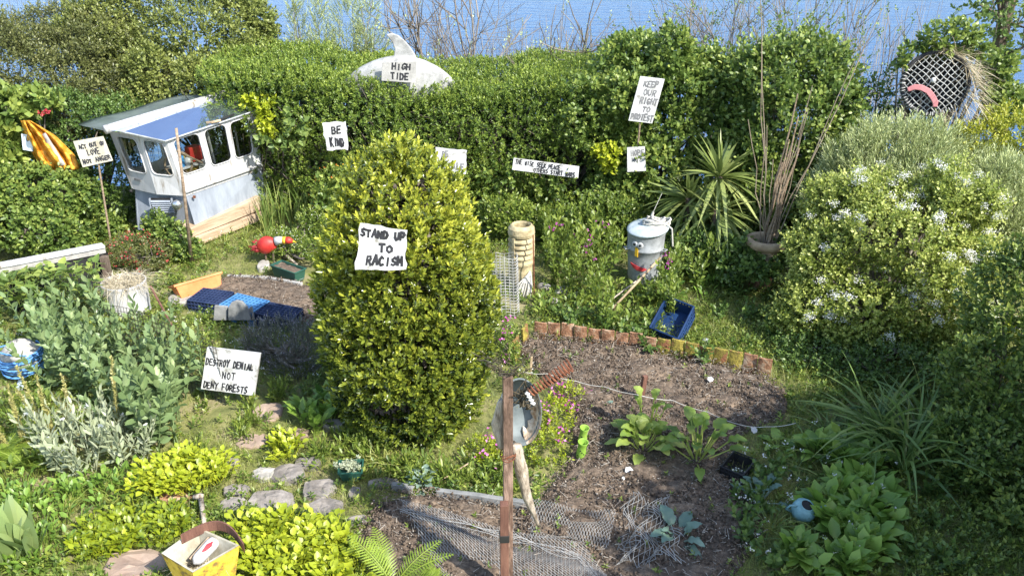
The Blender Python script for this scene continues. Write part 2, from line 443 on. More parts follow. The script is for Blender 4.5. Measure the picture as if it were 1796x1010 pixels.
def ground_z(X, Y):
    return np.where(Y > 12.2, -(Y - 12.2) * .75, 0.0)
def build_ground():
    xs = np.concatenate([[-400, -60, -20], np.arange(-9, 9.01, .12), [20, 60, 400]])
    ys = np.concatenate([[-60, -10, 0], np.arange(2.5, 12.3, .12), [12.6, 14, 20, 40, 60, 90]])
    X, Y = np.meshgrid(xs, ys); nx, ny = len(xs), len(ys)
    Z = ground_z(X, Y)
    P = np.stack([X, Y, Z * 0], -1).reshape(-1, 3)
    Z = Z + np.where((abs(X) < 9) & (Y > 2) & (Y < 12.3), .018 * noise(P, 2.3).reshape(X.shape) - .012, 0)
    Z = np.maximum(Z, -40)
    mb = MB()
    mb.v = [tuple(p) for p in np.stack([X, Y, Z], -1).reshape(-1, 3)]
    mb.f = [(j * nx + i, j * nx + i + 1, (j + 1) * nx + i + 1, (j + 1) * nx + i) for j in range(ny - 1) for i in range(nx - 1)]
    m = mat('earth_and_moss', (.09, .105, .03), (.19, .19, .065), 3.0, .95, bump=.8, bscale=40, c3=(.25, .21, .12), contrast=(.35, .65))
    tag(mb.obj('ground', m, smooth=True), kind='structure')
build_ground()
def build_sea():
    m, t, b = newmat('sea_water')
    b.inputs["Base Color"].default_value = (.045, .155, .30, 1); b.inputs["Roughness"].default_value = .25
    b.inputs["Specular IOR Level"].default_value = .2
    co = t.nodes.new("ShaderNodeTexCoord"); mp = t.nodes.new("ShaderNodeMapping"); mp.inputs["Scale"].default_value = (.45, 1.1, 1)
    mp.inputs["Rotation"].default_value = (0, 0, .25)
    t.links.new(co.outputs["Object"], mp.inputs[0])
    n = t.nodes.new("ShaderNodeTexNoise"); n.inputs["Scale"].default_value = .35; n.inputs["Detail"].default_value = 7; n.inputs["Roughness"].default_value = .62
    t.links.new(mp.outputs[0], n.inputs["Vector"])
    bp = t.nodes.new("ShaderNodeBump"); bp.inputs["Strength"].default_value = 1.0; bp.inputs["Distance"].default_value = 1.1
    t.links.new(n.outputs["Fac"], bp.inputs["Height"]); t.links.new(bp.outputs[0], b.inputs["Normal"])
    r = ramp(t, [(.008, .05, .15), (.022, .10, .24)], [.35, .65]); t.links.new(n.outputs["Fac"], r.inputs[0]); t.links.new(r.outputs[0], b.inputs["Base Color"])
    mb = MB(); mb.add([(-9000, 30, -32), (9000, 30, -32), (9000, 20000, -32), (-9000, 20000, -32)], [(0, 1, 2, 3)])
    tag(mb.obj('sea', m), kind='structure')
build_sea()

def soil_sheet(poly, name, h, step=.02, rough=.018):
    xs = [p[0] for p in poly]; ys = [p[1] for p in poly]
    X, Y = np.meshgrid(np.arange(min(xs) - .1, max(xs) + .1, step), np.arange(min(ys) - .1, max(ys) + .1, step))
    sh = X.shape; P = np.stack([X.ravel(), Y.ravel(), np.zeros(X.size)], 1)
    wob = np.stack([noise(P + 3, 6), noise(P + 7, 6)], 1) * .025
    # distance to the outline
    d = np.full(len(P), 9.0)
    for i in range(len(poly)):
        a = np.array(poly[i - 1]); b = np.array(poly[i]); ab = b - a
        q = P[:, :2] + wob
        k = np.clip(((q - a) @ ab) / (ab @ ab), 0, 1)
        d = np.minimum(d, np.linalg.norm(q - (a + k[:, None] * ab), axis=1))
    ins = inpoly(P[:, 0] + wob[:, 0], P[:, 1] + wob[:, 1], poly); d = np.where(ins, d, -d)
    z = np.clip(d / .12, -1, 1) * h + rough * (1.1 * noise(P + 1, 4) + noise(P, 9) + .6 * noise(P + 5, 23) + .35 * noise(P + 9, 55))
    z = np.where(d < 0, -.05 + .3 * np.clip(d, -.2, 0), z)
    keep = (d > -.06).reshape(sh); ny, nx = sh
    cell = keep[:-1, :-1] & keep[1:, :-1] & keep[:-1, 1:] & keep[1:, 1:]
    J, I = np.nonzero(cell)
    q = np.stack([J * nx + I, J * nx + I + 1, (J + 1) * nx + I + 1, (J + 1) * nx + I], 1)
    T = np.concatenate([q[:, [0, 1, 2]], q[:, [0, 2, 3]]])
    f = Fol(); V = P.copy(); V[:, 2] = z
    f.raw(V, T, np.full(len(T), .5)); o = f.obj(name, M['soil'])
    o.data.polygons.foreach_set("use_smooth", [True] * len(o.data.polygons))
    return tag(o, kind='structure')
soil_sheet(SOIL_A, 'soil_bed', .05)
soil_sheet(SOIL_B, 'soil_patch', .05, .03)
def rand_in(poly, n):
    xs = [p[0] for p in poly]; ys = [p[1] for p in poly]
    X = RNG.uniform(min(xs), max(xs), n); Y = RNG.uniform(min(ys), max(ys), n)
    k = inpoly(X, Y, poly); return X[k], Y[k]
def crumbs(poly, n, name, label, z0):
    f = Fol(); X, Y = rand_in(poly, n); k = len(X)
    for a, b, smin, smax, t0, t1 in ((0, .8, .003, .011, 0, .6), (.8, .9, .006, .022, .1, .5), (.9, .97, .003, .009, .7, 1)):
        i, j = int(k * a), int(k * b); m = j - i
        P = np.stack([X[i:j], Y[i:j], np.full(m, z0)], 1)
        P[:, 2] += .018 * (1.1 * noise(P + [1, 1, 1], 4) + noise(P, 9))
        s = smin + (smax - smin) * RNG.random(m) ** 2.2
        R = unit(RNG.normal(size=(m, 3))); U, V = perp(R)
        sc = RNG.uniform(.6, 1.3, (m, 3))
        pts = [P + R * (s * sc[:, 0])[:, None], P - R * (s * sc[:, 0])[:, None], P + U * (s * sc[:, 1])[:, None], P - U * (s * sc[:, 1])[:, None],
               P + V * (s * sc[:, 2])[:, None], P - V * (s * sc[:, 2])[:, None]]
        tr = [(0, 2, 4), (0, 4, 3), (0, 3, 5), (0, 5, 2), (1, 4, 2), (1, 3, 4), (1, 5, 3), (1, 2, 5)]
        T = np.array(tr)[None] + (np.arange(m) * 6)[:, None, None]
        f.raw(np.stack(pts, 1), T, np.repeat(RNG.uniform(t0, t1, m), 8))
    i = int(k * .95); P = np.stack([X[i:], Y[i:], np.full(k - i, z0 + .012)], 1)      # bits of dry stalk
    d = RNG.normal(size=(k - i, 3)) * [1, 1, .25]
    f.sticks(P, P + unit(d) * RNG.uniform(.02, .07, (k - i, 1)), .0022, .0015, RNG.uniform(.6, 1, k - i))
    tag(f.obj(name, M['clod']), label, 'soil', kind='stuff')
crumbs(SOIL_A, 60000, 'soil_crumbs', 'loose crumbs of earth, chips and dry stalks over the vegetable bed', .055)
crumbs(SOIL_B, 5000, 'soil_crumbs', 'crumbs of dry earth over the bare patch by the blue crates', .05)

STONES = [  # photo outline centre, half size px, label
    ((470, 726), (30, 18), 'brown flat stone beside the DENIAL sign, farthest of the path'),
    ((462, 832), (22, 13), 'small rough stone against the slate slab'),
    ((505, 832), (34, 17), 'grey stepping stone behind the two big worn ones'),
    ((560, 860), (32, 19), 'squarish grey stepping stone near the succulent pot'),
    ((475, 880), (48, 20), 'long pale stepping stone bordering the lime green herbs'),
    ((570, 893), (37, 19), 'worn grey stepping stone at the corner of the soil bed'),
    ((410, 888), (28, 14), 'pale stone half under the herbs behind the yellow planter'),
    ((672, 848), (32, 9), 'low kerb stone beside the pale sage plant'),
    ((622, 866), (12, 12), 'little stone tucked between path and soil bed'),
    ((585, 747), (22, 10), 'light rock at the foot of the broad dock leaves'),
    ((312, 875), (36, 12), 'orange brown brick slab among the lime green herbs'),
    ((240, 992), (62, 32), 'wide worn flagstone beside the yellow planter'),
    ((320, 528), (30, 10), 'pale rounded rock under the orange trough'),
    ((462, 468), (12, 9), 'small cream rock beside the green trough'),
    ((400, 812), (20, 9), 'dark stone wedged by the lime green mound'),
    ((442, 776), (30, 13), 'worn brown slab of the path before the DENIAL sign'), ((415, 862), (26, 11), 'grey paving slab close to the slate edging slab'),
    ((540, 814), (26, 11), 'small flat paving stone farthest from the yellow planter'), ((628, 915), (20, 11), 'low grey paving stone against the soil edge'),
    ((522, 762), (24, 10), 'flat brown stone beside the small lime green tuft')]
STONE_POLYS = []
def stone(c, hs, label, k):
    p = G(*c); a = .9 * (G(c[0] + hs[0], c[1]) - p).length; b = .86 * abs(G(c[0], c[1] - hs[1]).y - p.y)
    r = random.Random(k * 7 + 3); n = 9
    ang = [6.283 * i / n + r.uniform(-.22, .22) for i in range(n)]
    out = [(math.copysign(abs(math.cos(t)) ** .75, math.cos(t)) * a * r.uniform(.88, 1.08), math.copysign(abs(math.sin(t)) ** .75, math.sin(t)) * b * r.uniform(.88, 1.08)) for t in ang]
    h = min(.045, .02 + .04 * min(a, b)) * (1.7 if 'rock' in label else 1); tx, ty = r.uniform(-.06, .06), r.uniform(-.06, .06)
    V = []; F = []
    rings = [(1.05, -.03), (1.02, h * .6), (.985, h * .86), (.93, h), (.6, h * 1.06), (.25, h * 1.0)]
    for q, z in rings:
        V += [(p.x + x * q, p.y + y * q, z + tx * x + ty * y + (r.uniform(-.007, .007) if z > 0 else 0)) for x, y in out]
    for i in range(len(rings) - 1):
        for j in range(n):
            F.append((i * n + j, i * n + (j + 1) % n, (i + 1) * n + (j + 1) % n, (i + 1) * n + j))
    F.append(tuple(range((len(rings) - 1) * n, len(rings) * n)))
    mb = MB().add(V, F)
    m = M['terracotta'] if 'brick slab' in label else M['flagstone'] if ('brown' in label or 'flagstone' in label) else M['palestone'] if ('rock' in label or 'rough' in label) else M['stone']
    o = mb.obj('path_stone' if k not in (12, 13, 9) else 'rock', m, smooth='rock' in label, sub=1 if 'rock' in label else 0, bevel=0 if 'rock' in label else .006)
    tag(o, label, 'stone', 'stones along the garden path' if (k < 9 or k > 14) else None)
    STONE_POLYS.append([(p.x + x, p.y + y) for x, y in out])
for k, (c, hs, lb) in enumerate(STONES): stone(c, hs, lb, k)

# ------------------------------------------------------------------ grass and low weeds nobody could count
def nosoil(X, Y, stones=True):
    k = ~inpoly(X, Y, SOIL_A) & ~inpoly(X, Y, SOIL_B)
    if stones:
        for p in STONE_POLYS: k &= ~inpoly(X, Y, p)
    return k
def field(n, y0=3.9, y1=10.6):
    Y = y0 + (y1 - y0) * RNG.random(n); hw = .62 * (Y * .906 + 1.69) + .2
    X = RNG.uniform(-1, 1, n) * hw; return X, Y
def build_grass():
    f = Fol(); X, Y = field(230000); k = nosoil(X, Y); X, Y = X[k], Y[k]
    P = np.stack([X, Y, np.zeros(len(X))], 1)
    g = noise(P + 2, 1.7) + .5 * noise(P, 5)
    k = g > -.55 + .3 * RNG.normal(size=len(g)); P, g = P[k], g[k]; n = len(P)
    D = unit(np.stack([RNG.normal(0, .5, n), RNG.normal(0, .5, n), np.ones(n)], 1))
    shade = np.clip((P[:, 0] - .4) * .8, 0, 1)
    f.blades(P, D, RNG.uniform(.035, .10, n) * (1 + .5 * np.clip(g, -.5, 1.5)) * (1 + .5 * shade), RNG.uniform(.003, .006, n), RNG.uniform(.2, .9, n),
             .50 + .18 * RNG.normal(size=n) + .12 * noise(P, 2.6), seg=2)
    tag(f.obj('grass', LM['grass']), 'short rough grass and moss between the beds and the hedge', 'grass', kind='stuff')
    f = Fol(); X, Y = field(34000); k = nosoil(X, Y); X, Y = X[k], Y[k]
    P = np.stack([X, Y, np.zeros(len(X))], 1); g = noise(P + 9, 1.5) + .5 * noise(P + 4, 4)
    path = inpoly(X, Y, gpoly((380, 700), (620, 740), (700, 860), (600, 910), (400, 900), (340, 840)))
    k = (g > .05 + .35 * RNG.normal(size=len(g))) & (~path | (RNG.random(len(g)) < .3)); P = P[k]; n = len(P)
    h = RNG.uniform(.02, .11, n); D = unit(np.stack([RNG.normal(0, .4, n), RNG.normal(0, .4, n), np.ones(n)], 1))
    f.shoots(P, D, h, 7, .042, .022, tint=.42 + .2 * RNG.normal(size=n), tip=.3, a0=85, a1=40, t0=.2)
    tag(f.obj('ground_cover', LM['weed']), 'low leafy weeds spreading through the rough grass', 'ground cover', kind='stuff')
build_grass()
# ------------------------------------------------------------------ hand-painted lettering
GL = {
 'A': [[(0, 0), (.5, 1), (1, 0)], [(.2, .36), (.8, .38)]], 'B': [[(0, 0), (0, 1), (.7, .95), (.8, .75), (.6, .53), (0, .5)], [(.6, .53), (.95, .3), (.7, .03), (0, 0)]],
 'C': [[(.95, .85), (.55, 1), (.1, .75), (.05, .3), (.45, 0), (.95, .12)]], 'D': [[(0, 0), (0, 1), (.6, .9), (.95, .5), (.6, .08), (0, 0)]],
 'E': [[(.9, 1), (0, 1), (0, 0), (.9, 0)], [(0, .52), (.7, .52)]], 'F': [[(.9, 1), (0, 1), (0, 0)], [(0, .52), (.7, .52)]],
 'G': [[(.95, .85), (.55, 1), (.1, .75), (.05, .3), (.45, 0), (.95, .12), (.95, .45), (.6, .45)]], 'H': [[(0, 0), (0, 1)], [(.9, 0), (.9, 1)], [(0, .5), (.9, .5)]],
 'I': [[(.5, 0), (.5, 1)]], 'K': [[(0, 0), (0, 1)], [(.9, 1), (0, .42)], [(.25, .55), (.95, 0)]], 'L': [[(0, 1), (0, 0), (.85, 0)]],
 'M': [[(0, 0), (.08, 1), (.5, .35), (.92, 1), (1, 0)]], 'N': [[(0, 0), (0, 1), (.9, 0), (.9, 1)]], 'O': [[(.5, 1), (.1, .75), (.05, .3), (.45, 0), (.9, .25), (.92, .7), (.5, 1)]],
 'P': [[(0, 0), (0, 1), (.7, .97), (.9, .75), (.7, .5), (0, .46)]], 'R': [[(0, 0), (0, 1), (.7, .97), (.85, .75), (.65, .52), (0, .48)], [(.4, .5), (.95, 0)]],
 'S': [[(.9, .88), (.5, 1), (.1, .8), (.25, .56), (.75, .44), (.9, .2), (.5, 0), (.05, .12)]], 'T': [[(.5, 0), (.5, 1)], [(0, 1), (1, 1)]],
 'U': [[(0, 1), (.03, .3), (.4, 0), (.85, .2), (.92, 1)]], 'V': [[(0, 1), (.5, 0), (1, 1)]], 'W': [[(0, 1), (.22, 0), (.5, .7), (.78, 0), (1, 1)]],
 'Y': [[(0, 1), (.5, .5)], [(1, 1), (.5, .5), (.45, 0)]], '.': [[(.4, 0), (.5, .03)]]}
def write(mb, quad, text, s0, s1, t, h, sw, rnd, n, jit=.06):
    """brush letters on a board face: quad = TL, TR, BR, BL; baseline at t (from the top), from s0 to s1"""
    TL, TR, BR, BL = [Vector(p) for p in quad]
    def at(s, tt): return (TL * (1 - s) + TR * s) * (1 - tt) + (BL * (1 - s) + BR * s) * tt
    wid = (TR - TL).length; cw = (s1 - s0) / max(len(text), 1); k = 0
    for i, ch in enumerate(text):
        if ch == ' ': continue
        dy = rnd.uniform(-jit, jit) * h; sc = rnd.uniform(.85, 1.12); sl = rnd.uniform(-.12, .18)
        for st in GL[ch]:
            pts = []
            for x, y in st:
                x += rnd.uniform(-.035, .035); y += rnd.uniform(-.035, .035)
                pts.append(at(s0 + cw * (i + .12 + .72 * (x + sl * y)), t + dy - h * sc * y))
            for a, b in zip(pts, pts[1:]):
                d = (b - a).normalized(); sd = d.cross(n).normalized() * sw * .6 * rnd.uniform(.75, 1.2)
                a2, b2 = a - d * sw * .4, b + d * sw * .4; off = n * (.0012 + .00012 * k); k += 1
                mb.add([a2 + sd + off, a2 - sd + off, b2 - sd + off, b2 + sd + off], [(0, 1, 2, 3)])
def sign(name, label, px, y, nrm, lines, m='signwhite', ink='ink', sw=.012, thick=.012, rag=0, group=None, seed=1, stake=None, stakem='wood'):
    rnd = random.Random(seed); n = Vector(nrm).normalized()
    cu = sum(p[0] for p in px) / 4; cv = sum(p[1] for p in px) / 4; c = Q(cu, cv, y)
    quad = [onplane(u, v, c, n) for u, v in px]
    t = thing(name, label, 'sign', (c.x, c.y, min(q.z for q in quad) if not stake else 0), group)
    out = []; k = 7 if rag else 1
    for i in range(4):
        a, b = quad[i], quad[(i + 1) % 4]
        for j in range(k):
            p = a.lerp(b, j / k)
            if rag: p = p + (b - a).normalized().cross(n) * rnd.uniform(-rag, rag)
            out.append(p)
    mb = MB().prism([p for p in out], -n * thick); mb.obj('board', M[m], t, bevel=0 if rag else .002)
    for tx, s0, s1, tt, h in lines:
        L = MB(); write(L, quad, tx, s0, s1, tt, h, sw, rnd, n); L.obj('lettering', M[ink], t)
    if stake:
        r, top, foot = stake
        mid = quad[3].lerp(quad[2], .5) - n * (thick + r + .002); up = quad[0].lerp(quad[1], .5) - n * (thick + r + .002)
        MB().tube([foot, mid, mid.lerp(up, top)], [r * 1.15, r, r * .85], 7).obj('stake', M[stakem], t)
    return t

sign('placard', 'square cream placard on a bamboo stake saying ACT OUT OF LOVE NOT ANGER', [(128, 248), (181, 239), (198, 282), (145, 294)], 9.75, (.12, -1, .25),
     [('ACT OUT OF', .1, .97, .33, .15), ('LOVE', .3, .72, .62, .2), ('NOT ANGER', .06, .98, .9, .16)], 'signcream', sw=.011, seed=3, stake=(.011, .95, G(196, 436)))
sign('board_sign', 'small pale blue notice board by the yellow oilskin', [(37, 235), (54, 237), (58, 266), (40, 263)], 9.9, (.1, -1, .2),
     [('TO', .1, .8, .4, .25)], 'paleblue', 'greyink', sw=.008, seed=8)
sign('board_sign', 'weathered BE KIND board with rounded corners on the hedge', [(565, 217), (607, 213), (610, 263), (573, 264)], 10.2, (.03, -1, .1),
     [('BE', .34, .78, .40, .26), ('KIND', .22, .86, .86, .3)], 'signwhite', sw=.017, rag=.012, seed=4)
sign('board_sign', 'white board half hidden behind the golden evergreen bush', [(764, 258), (819, 264), (817, 306), (762, 302)], 9.2, (0, -1, .15),
     [('BE', .2, .42, .36, .22), ('AGILE', .3, .95, .82, .26)], 'signwhite', 'greyink', sw=.012, rag=.006, seed=5)
sign('board_sign', 'long narrow board saying THE WISE SEEK PEACE OTHERS START WARS', [(901, 277), (1016, 292), (1014, 313), (898, 298)], 10.27, (0, -1, .2),
     [('THE WISE SEEK PEACE', .03, .72, .47, .34), ('OTHERS START WARS', .32, .95, .92, .34)], 'signwhite', sw=.0095, seed=6)
sign('board_sign', 'tilted tall white board saying KEEP OUR RIGHT TO PROTEST', [(1123, 134), (1166, 139), (1144, 217), (1102, 212)], 10.15, (0, -1, .12),
     [('KEEP', .22, .82, .21, .13), ('OUR', .3, .84, .40, .13), ('RIGHT', .24, .98, .59, .13), ('TO', .42, .78, .76, .11), ('PROTEST', .06, .98, .955, .13)],
     'signwhite', 'greyink', sw=.014, seed=7, stake=(.012, .4, Q(1112, 330, 10.3)))
sign('board_sign', 'white HOPE NOT board partly overgrown by the hedge', [(1100, 259), (1131, 257), (1133, 300), (1100, 302)], 10.1, (0, -1, .1),
     [('HOPE', .2, .95, .34, .2), ('NOT', .25, .8, .6, .2)], 'signwhite', 'greyink', sw=.011, seed=9)
sign('board_sign', 'ragged white STAND UP TO RACISM board hung on the golden bush', [(632, 391), (713, 404), (712, 474), (622, 473)], 5.37, (.03, -1, .22),
     [('STAND UP', .02, .98, .27, .17), ('TO', .42, .74, .58, .18), ('RACISM', .2, .94, .88, .2)], 'signwhite', sw=.014, rag=.008, seed=10)
sign('board_sign', 'large white DESTROY DENIAL board standing on the path by the lavender', [(363, 609), (456, 620), (445, 694), (352, 682)], 6.2, (-.12, -1, .22),
     [('DESTROY DENIAL', .02, .93, .40, .15), ('NOT', .36, .62, .68, .17), ('DENY FORESTS', .04, .88, .95, .16)], 'signwhite', sw=.009, thick=.03, seed=12)

# ------------------------------------------------------------------ boat wheelhouse
def panel_with_windows(mb, quad, wins):
    """quad BL, BR, TR, TL; wins (s0,s1,t0,t1); returns window outlines"""
    BL, BR, TR, TL = [Vector(p) for p in quad]
    def at(s, t): return (BL * (1 - s) + BR * s) * (1 - t) + (TL * (1 - s) + TR * s) * t
    edges = [0] + [(a[1] + b[0]) / 2 for a, b in zip(wins, wins[1:])] + [1]; outs = []
    if not wins:
        mb.add([BL, BR, TR, TL], [(0, 1, 2, 3)]); return []
    for (s0, s1, t0, t1), e0, e1 in zip(wins, edges, edges[1:]):
        inn = []; out = []; rs, rt = (s1 - s0) * .2, (t1 - t0) * .13; kk = 5
        for cx, cy, a0, oc in ((s1 - rs, t0 + rt, -90, (e1, 0)), (s1 - rs, t1 - rt, 0, (e1, 1)), (s0 + rs, t1 - rt, 90, (e0, 1)), (s0 + rs, t0 + rt, 180, (e0, 0))):
            for i in range(kk):
                a = math.radians(a0 + 90 * i / (kk - 1)); inn.append((cx + rs * math.cos(a), cy + rt * math.sin(a))); out.append(oc)
        n = len(inn); V = [at(*p) for p in inn] + [at(*p) for p in out]; F = []
        for i in range(n):
            j = (i + 1) % n
            if out[i] == out[j]: F.append((i, n + i, j))
            else: F.append((i, n + i, n + j, j))
        mb.add(V, F); outs.append([at(*p) for p in inn])
    return outs
def wheelhouse():
    t = thing('boat_wheelhouse', 'small white and grey boat wheelhouse with glossy pitched roof', 'wheelhouse', G(330, 425))
    A0, A1, A2 = Q(345, 405, 9.85), Q(327, 344, 9.83), Q(292, 247, 9.78)
    B0, B1, B2 = Q(467, 346, 10.80), Q(460, 297, 10.79), Q(448, 196, 10.77)
    C0, C1, C2 = Q(241, 403, 10.05), Q(231, 331, 10.1), Q(191, 229, 10.2)
    M1, M2 = Q(275, 341, 9.86), Q(243, 238, 9.86)
    A0b, M0 = Q(340, 401, 9.9), Q(290, 406, 10.02)
    D0, D1, D2 = C0 + (B0 - A0), C1 + (B1 - A1), C2 + (B2 - A2)
    up = MB(); wl = []
    wl += [('c', w) for w in panel_with_windows(up, [C1, M1, M2, C2], [(.2, .88, .34, .93)])]
    wl += [('m', w) for w in panel_with_windows(up, [M1, A1, A2, M2], [(.1, .84, .36, .95)])]
    wl += [('s', w) for w in panel_with_windows(up, [A1, B1, B2, A2], [(.05, .325, .36, .97), (.385, .63, .34, .97), (.68, .905, .33, .96)])]
    wl += [('r', w) for w in panel_with_windows(up, [B1, D1, D2, B2], [(.15, .85, .3, .95)])] + [('l', w) for w in panel_with_windows(up, [D1, C1, C2, D2], [(.08, .46, .3, .95), (.54, .92, .3, .95)])]
    up.add([C1, M1, A1, B1, D1], [(4, 3, 2, 1, 0)])
    up.obj('upper_wall', M['white'], t, solid=.022)
    # rounded white fender band under the side windows
    MB().tube([A1.lerp(A2, .08) + Vector((.01, -.01, 0)), B1.lerp(B2, .08) + Vector((.012, -.008, 0))], .022, 8).obj('band', M['white'], t, smooth=True)
    lo = MB()
    e = 0.012
    dn = Vector((0, 0, -.004)); ins = Vector((-.012, .012, 0))
    a1, b1, c1, d1, m1 = [p + dn + ins * .5 for p in (A1, B1, C1, D1, M1)]
    m1 = m1 + Vector((.01, .13, 0)); c1 = c1 + Vector((.02, .05, 0))
    for q in ([A0, B0, b1, a1], [M0, A0b, a1 + Vector((-.01, .03, 0)), m1], [C0, M0, m1, c1], [D0, C0, c1, d1], [B0, D0, d1, b1]):
        lo.add(q, [(0, 1, 2, 3)])
    lo.obj('lower_hull', M['hull'], t, solid=.02)
    cen = (A2 + B2 + C2 + D2) / 4
    for k, w in wl:
        c = sum(w, Vector()) / len(w); n = (w[6] - w[0]).cross(w[12] - w[0]).normalized()
        if n.dot(c - cen) < 0: n = -n
        g = MB(); g.add([p - n * .012 for p in w], [tuple(range(len(w)))])
        wo = g.obj('window', M['glass'], t)
        pts = [p + n * .006 for p in w]; rim = MB().tube(pts + [pts[0], pts[1]], .0085, 5, cap=False)
        rim.obj('rim', M['white'], wo, smooth=True)
    # roof: two slopes meeting under a white half-round cap
    R0, R1 = Q(187, 229, 9.80), Q(403, 165, 11.05)
    E0, E1 = Q(290, 248, 9.72), Q(467, 188, 10.87)
    F0 = Q(212, 231, 9.72)
    L0, L1 = Q(137, 218, 10.35), Q(330, 166, 11.45)
    th = Vector((0, 0, -.012))
    MB().prism([F0, E0, E1, R1 + Vector((.0, 0, .0)), R0 + Vector((.03, .01, 0))], th).obj('roof_sheet', M['sheet'], t)
    gs = MB(); na, nb = 10, 6; V = []; F = []
    for i in range(na + 1):
        for j in range(nb + 1):
            p = L0.lerp(L1, i / na).lerp(R0.lerp(R1, i / na), j / nb); p.z += .02 * math.sin(i * .9) * (1 - j / nb) + .035 * math.exp(-((i - 6) / 2.) ** 2) * (1 - j / nb)
            V.append(p)
    for i in range(na):
        for j in range(nb): F.append((i * (nb + 1) + j, i * (nb + 1) + j + 1, (i + 1) * (nb + 1) + j + 1, (i + 1) * (nb + 1) + j))
    gs.add(V, F); gs.obj('roof_sheet', M['greysheet'], t, smooth=True, solid=.01)
    d = (R1 - R0).normalized(); MB().tube([R0 - d * .02 + Vector((0, 0, .012)), R1 + d * .02 + Vector((0, 0, .012))], .052, 10).obj('ridge_cap', M['white'], t, smooth=True)
    MB().tube([F0, E0, E1], .011, 6).obj('eave_trim', M['zinc'], t)
    MB().tube([E0.lerp(E1, .50) + Vector((0, 0, .03)), E0.lerp(E1, .68) + Vector((-.02, 0, .035))], .014, 6).obj('wiper_arm', M['black'], t)
    h = E0.lerp(E1, .45); MB().tube([h + Vector((-.07, .0, .03)), h + Vector((0, -.03, .04)), h + Vector((.09, .03, .05))], .016, 7).obj('cleat', M['urnclay'], t)
    # vent and lamp on the recessed front
    v = thing_part = MB(); p0, p1 = Q(266, 352, 9.84), Q(299, 366, 9.84)
    for i in range(6):
        z = p0.z - .012 - i * .026
        v.box((p0.x * .5 + p1.x * .5 + .004 * i, 9.84, z), (.235, .03, .012), Matrix.Rotation(.5, 3, 'X'))
    v.box((p0.x * .5 + p1.x * .5 - .13, 9.85, p0.z - .07), (.014, .03, .19)); v.box((p0.x * .5 + p1.x * .5 + .135, 9.85, p0.z - .07), (.014, .03, .19))
    v.obj('vent_grille', M['hull'], t)
    MB().box((p0.x * .5 + p1.x * .5, 9.875, p0.z - .07), (.25, .012, .18)).obj('vent_dark_sheet', M['black'], t)  # black sheet stands in for the shade behind the slats
    lp = Q(312, 358, 9.8); Rm = Matrix.Rotation(math.radians(90), 3, 'X')
    lamp = MB().lathe([(.0, .07), (.045, .068), (.06, .05), (.062, .02), (.045, -.02), (.02, -.05), (0, -.05)], lp, 18, Rm).obj('lamp', M['steel'], t, smooth=True)
    MB().box(Q(345, 344, 9.90) + Vector((-.02, -.03, 0)), (.03, .02, .03)).obj('rust_spot', M['rust'], t)
    MB().tube([B1.lerp(B0, .1), B1.lerp(B0, .1) + Vector((.06, -.03, -.02)), B1.lerp(B0, .25) + Vector((.06, -.03, 0))], .012, 6).obj('latch', M['steel'], t)
    nm = C1.lerp(M1, .42).lerp(C2.lerp(M2, .42), .2); nd = (M1 - C1).normalized()
    MB().prism([nm - nd * .06 + Vector((-.004, -.012, -.014)), nm + nd * .06 + Vector((-.004, -.012, -.014)), nm + nd * .06 + Vector((-.004, -.012, .014)), nm - nd * .06 + Vector((-.004, -.012, .014))],
               Vector((.002, .008, 0))).obj('name_plate', M['greyink'], t)
    MB().lathe([(0, .02), (.02, .015), (.022, 0), (.0, -.01)], C1 + Vector((.0, -.03, -.02)), 12, Rm).obj('bolt', M['black'], t, smooth=True)
    # inside: floor, wheel, shelf
    z1 = (A1.z + B1.z) / 2
    MB().prism([C1.lerp(B1, .06) + Vector((0, 0, .1)), M1.lerp(B1, .06) + Vector((0, 0, .1)), A1.lerp(D1, .06) + Vector((0, 0, .1)), B1.lerp(C1, .06) + Vector((0, 0, .1)), D1.lerp(A1, .06) + Vector((0, 0, .1))],
               Vector((0, 0, .02))).obj('inner_floor', M['greyinside'], t)
    wc = M1.lerp(A1, .45).lerp(M2.lerp(A2, .45), .5) + Vector((.10, .28, -.06)); sw = MB()
    u, w = Vector((.95, .15, .1)).normalized(), Vector((-.15, .3, .95)).normalized()
    ring = [wc + (u * math.cos(a) + w * math.sin(a)) * .16 for a in [6.283 * i / 24 for i in range(25)]]
    sw.tube(ring, .014, 6, cap=False)
    for i in range(6):
        a = 6.283 * i / 6 + .2; sw.tube([wc, wc + (u * math.cos(a) + w * math.sin(a)) * .21], .009, 5)
    sw.obj('steering_wheel', M['wood'], t)
    s0, s1 = A1.lerp(B1, .05), A1.lerp(B1, .42); off = Vector((-.14, .1, 0))
    MB().prism([s0 + off + Vector((0, 0, .26)), s1 + off + Vector((0, 0, .26)), s1 + off * 2.4 + Vector((0, 0, .26)), s0 + off * 2.4 + Vector((0, 0, .26))], Vector((0, 0, .02))).obj('shelf', M['white'], t)
    MB().tube([A2.lerp(B2, .02) + Vector((-.02, .04, -.1)), A1.lerp(B1, .3) + Vector((-.06, .04, .3))], .012, 6).obj('brace', M['wood'], t)
    for k in (.5, .82):
        MB().tube([A1.lerp(B1, k) + Vector((-.12, .08, .12)), A2.lerp(B2, k) + Vector((-.12, .08, -.02))], .016, 6).obj('inner_post', M['greyinside'], t)
    q = s0.lerp(s1, .62) + off * 1.6 + Vector((0, 0, .34))
    return q, s0, s1, off, wc
qs, s0, s1, off, wc = wheelhouse()
tag(MB().box(qs + Vector((0.03, 0.03, .05)), (.16, .12, .18), Matrix.Rotation(.9, 3, 'Z')).obj('storage_box', M['red'], bevel=.008), 'red box on the shelf inside the wheelhouse window', 'box')
tb = s0.lerp(s1, .22) + off * 1.5 + Vector((0, 0, .28))
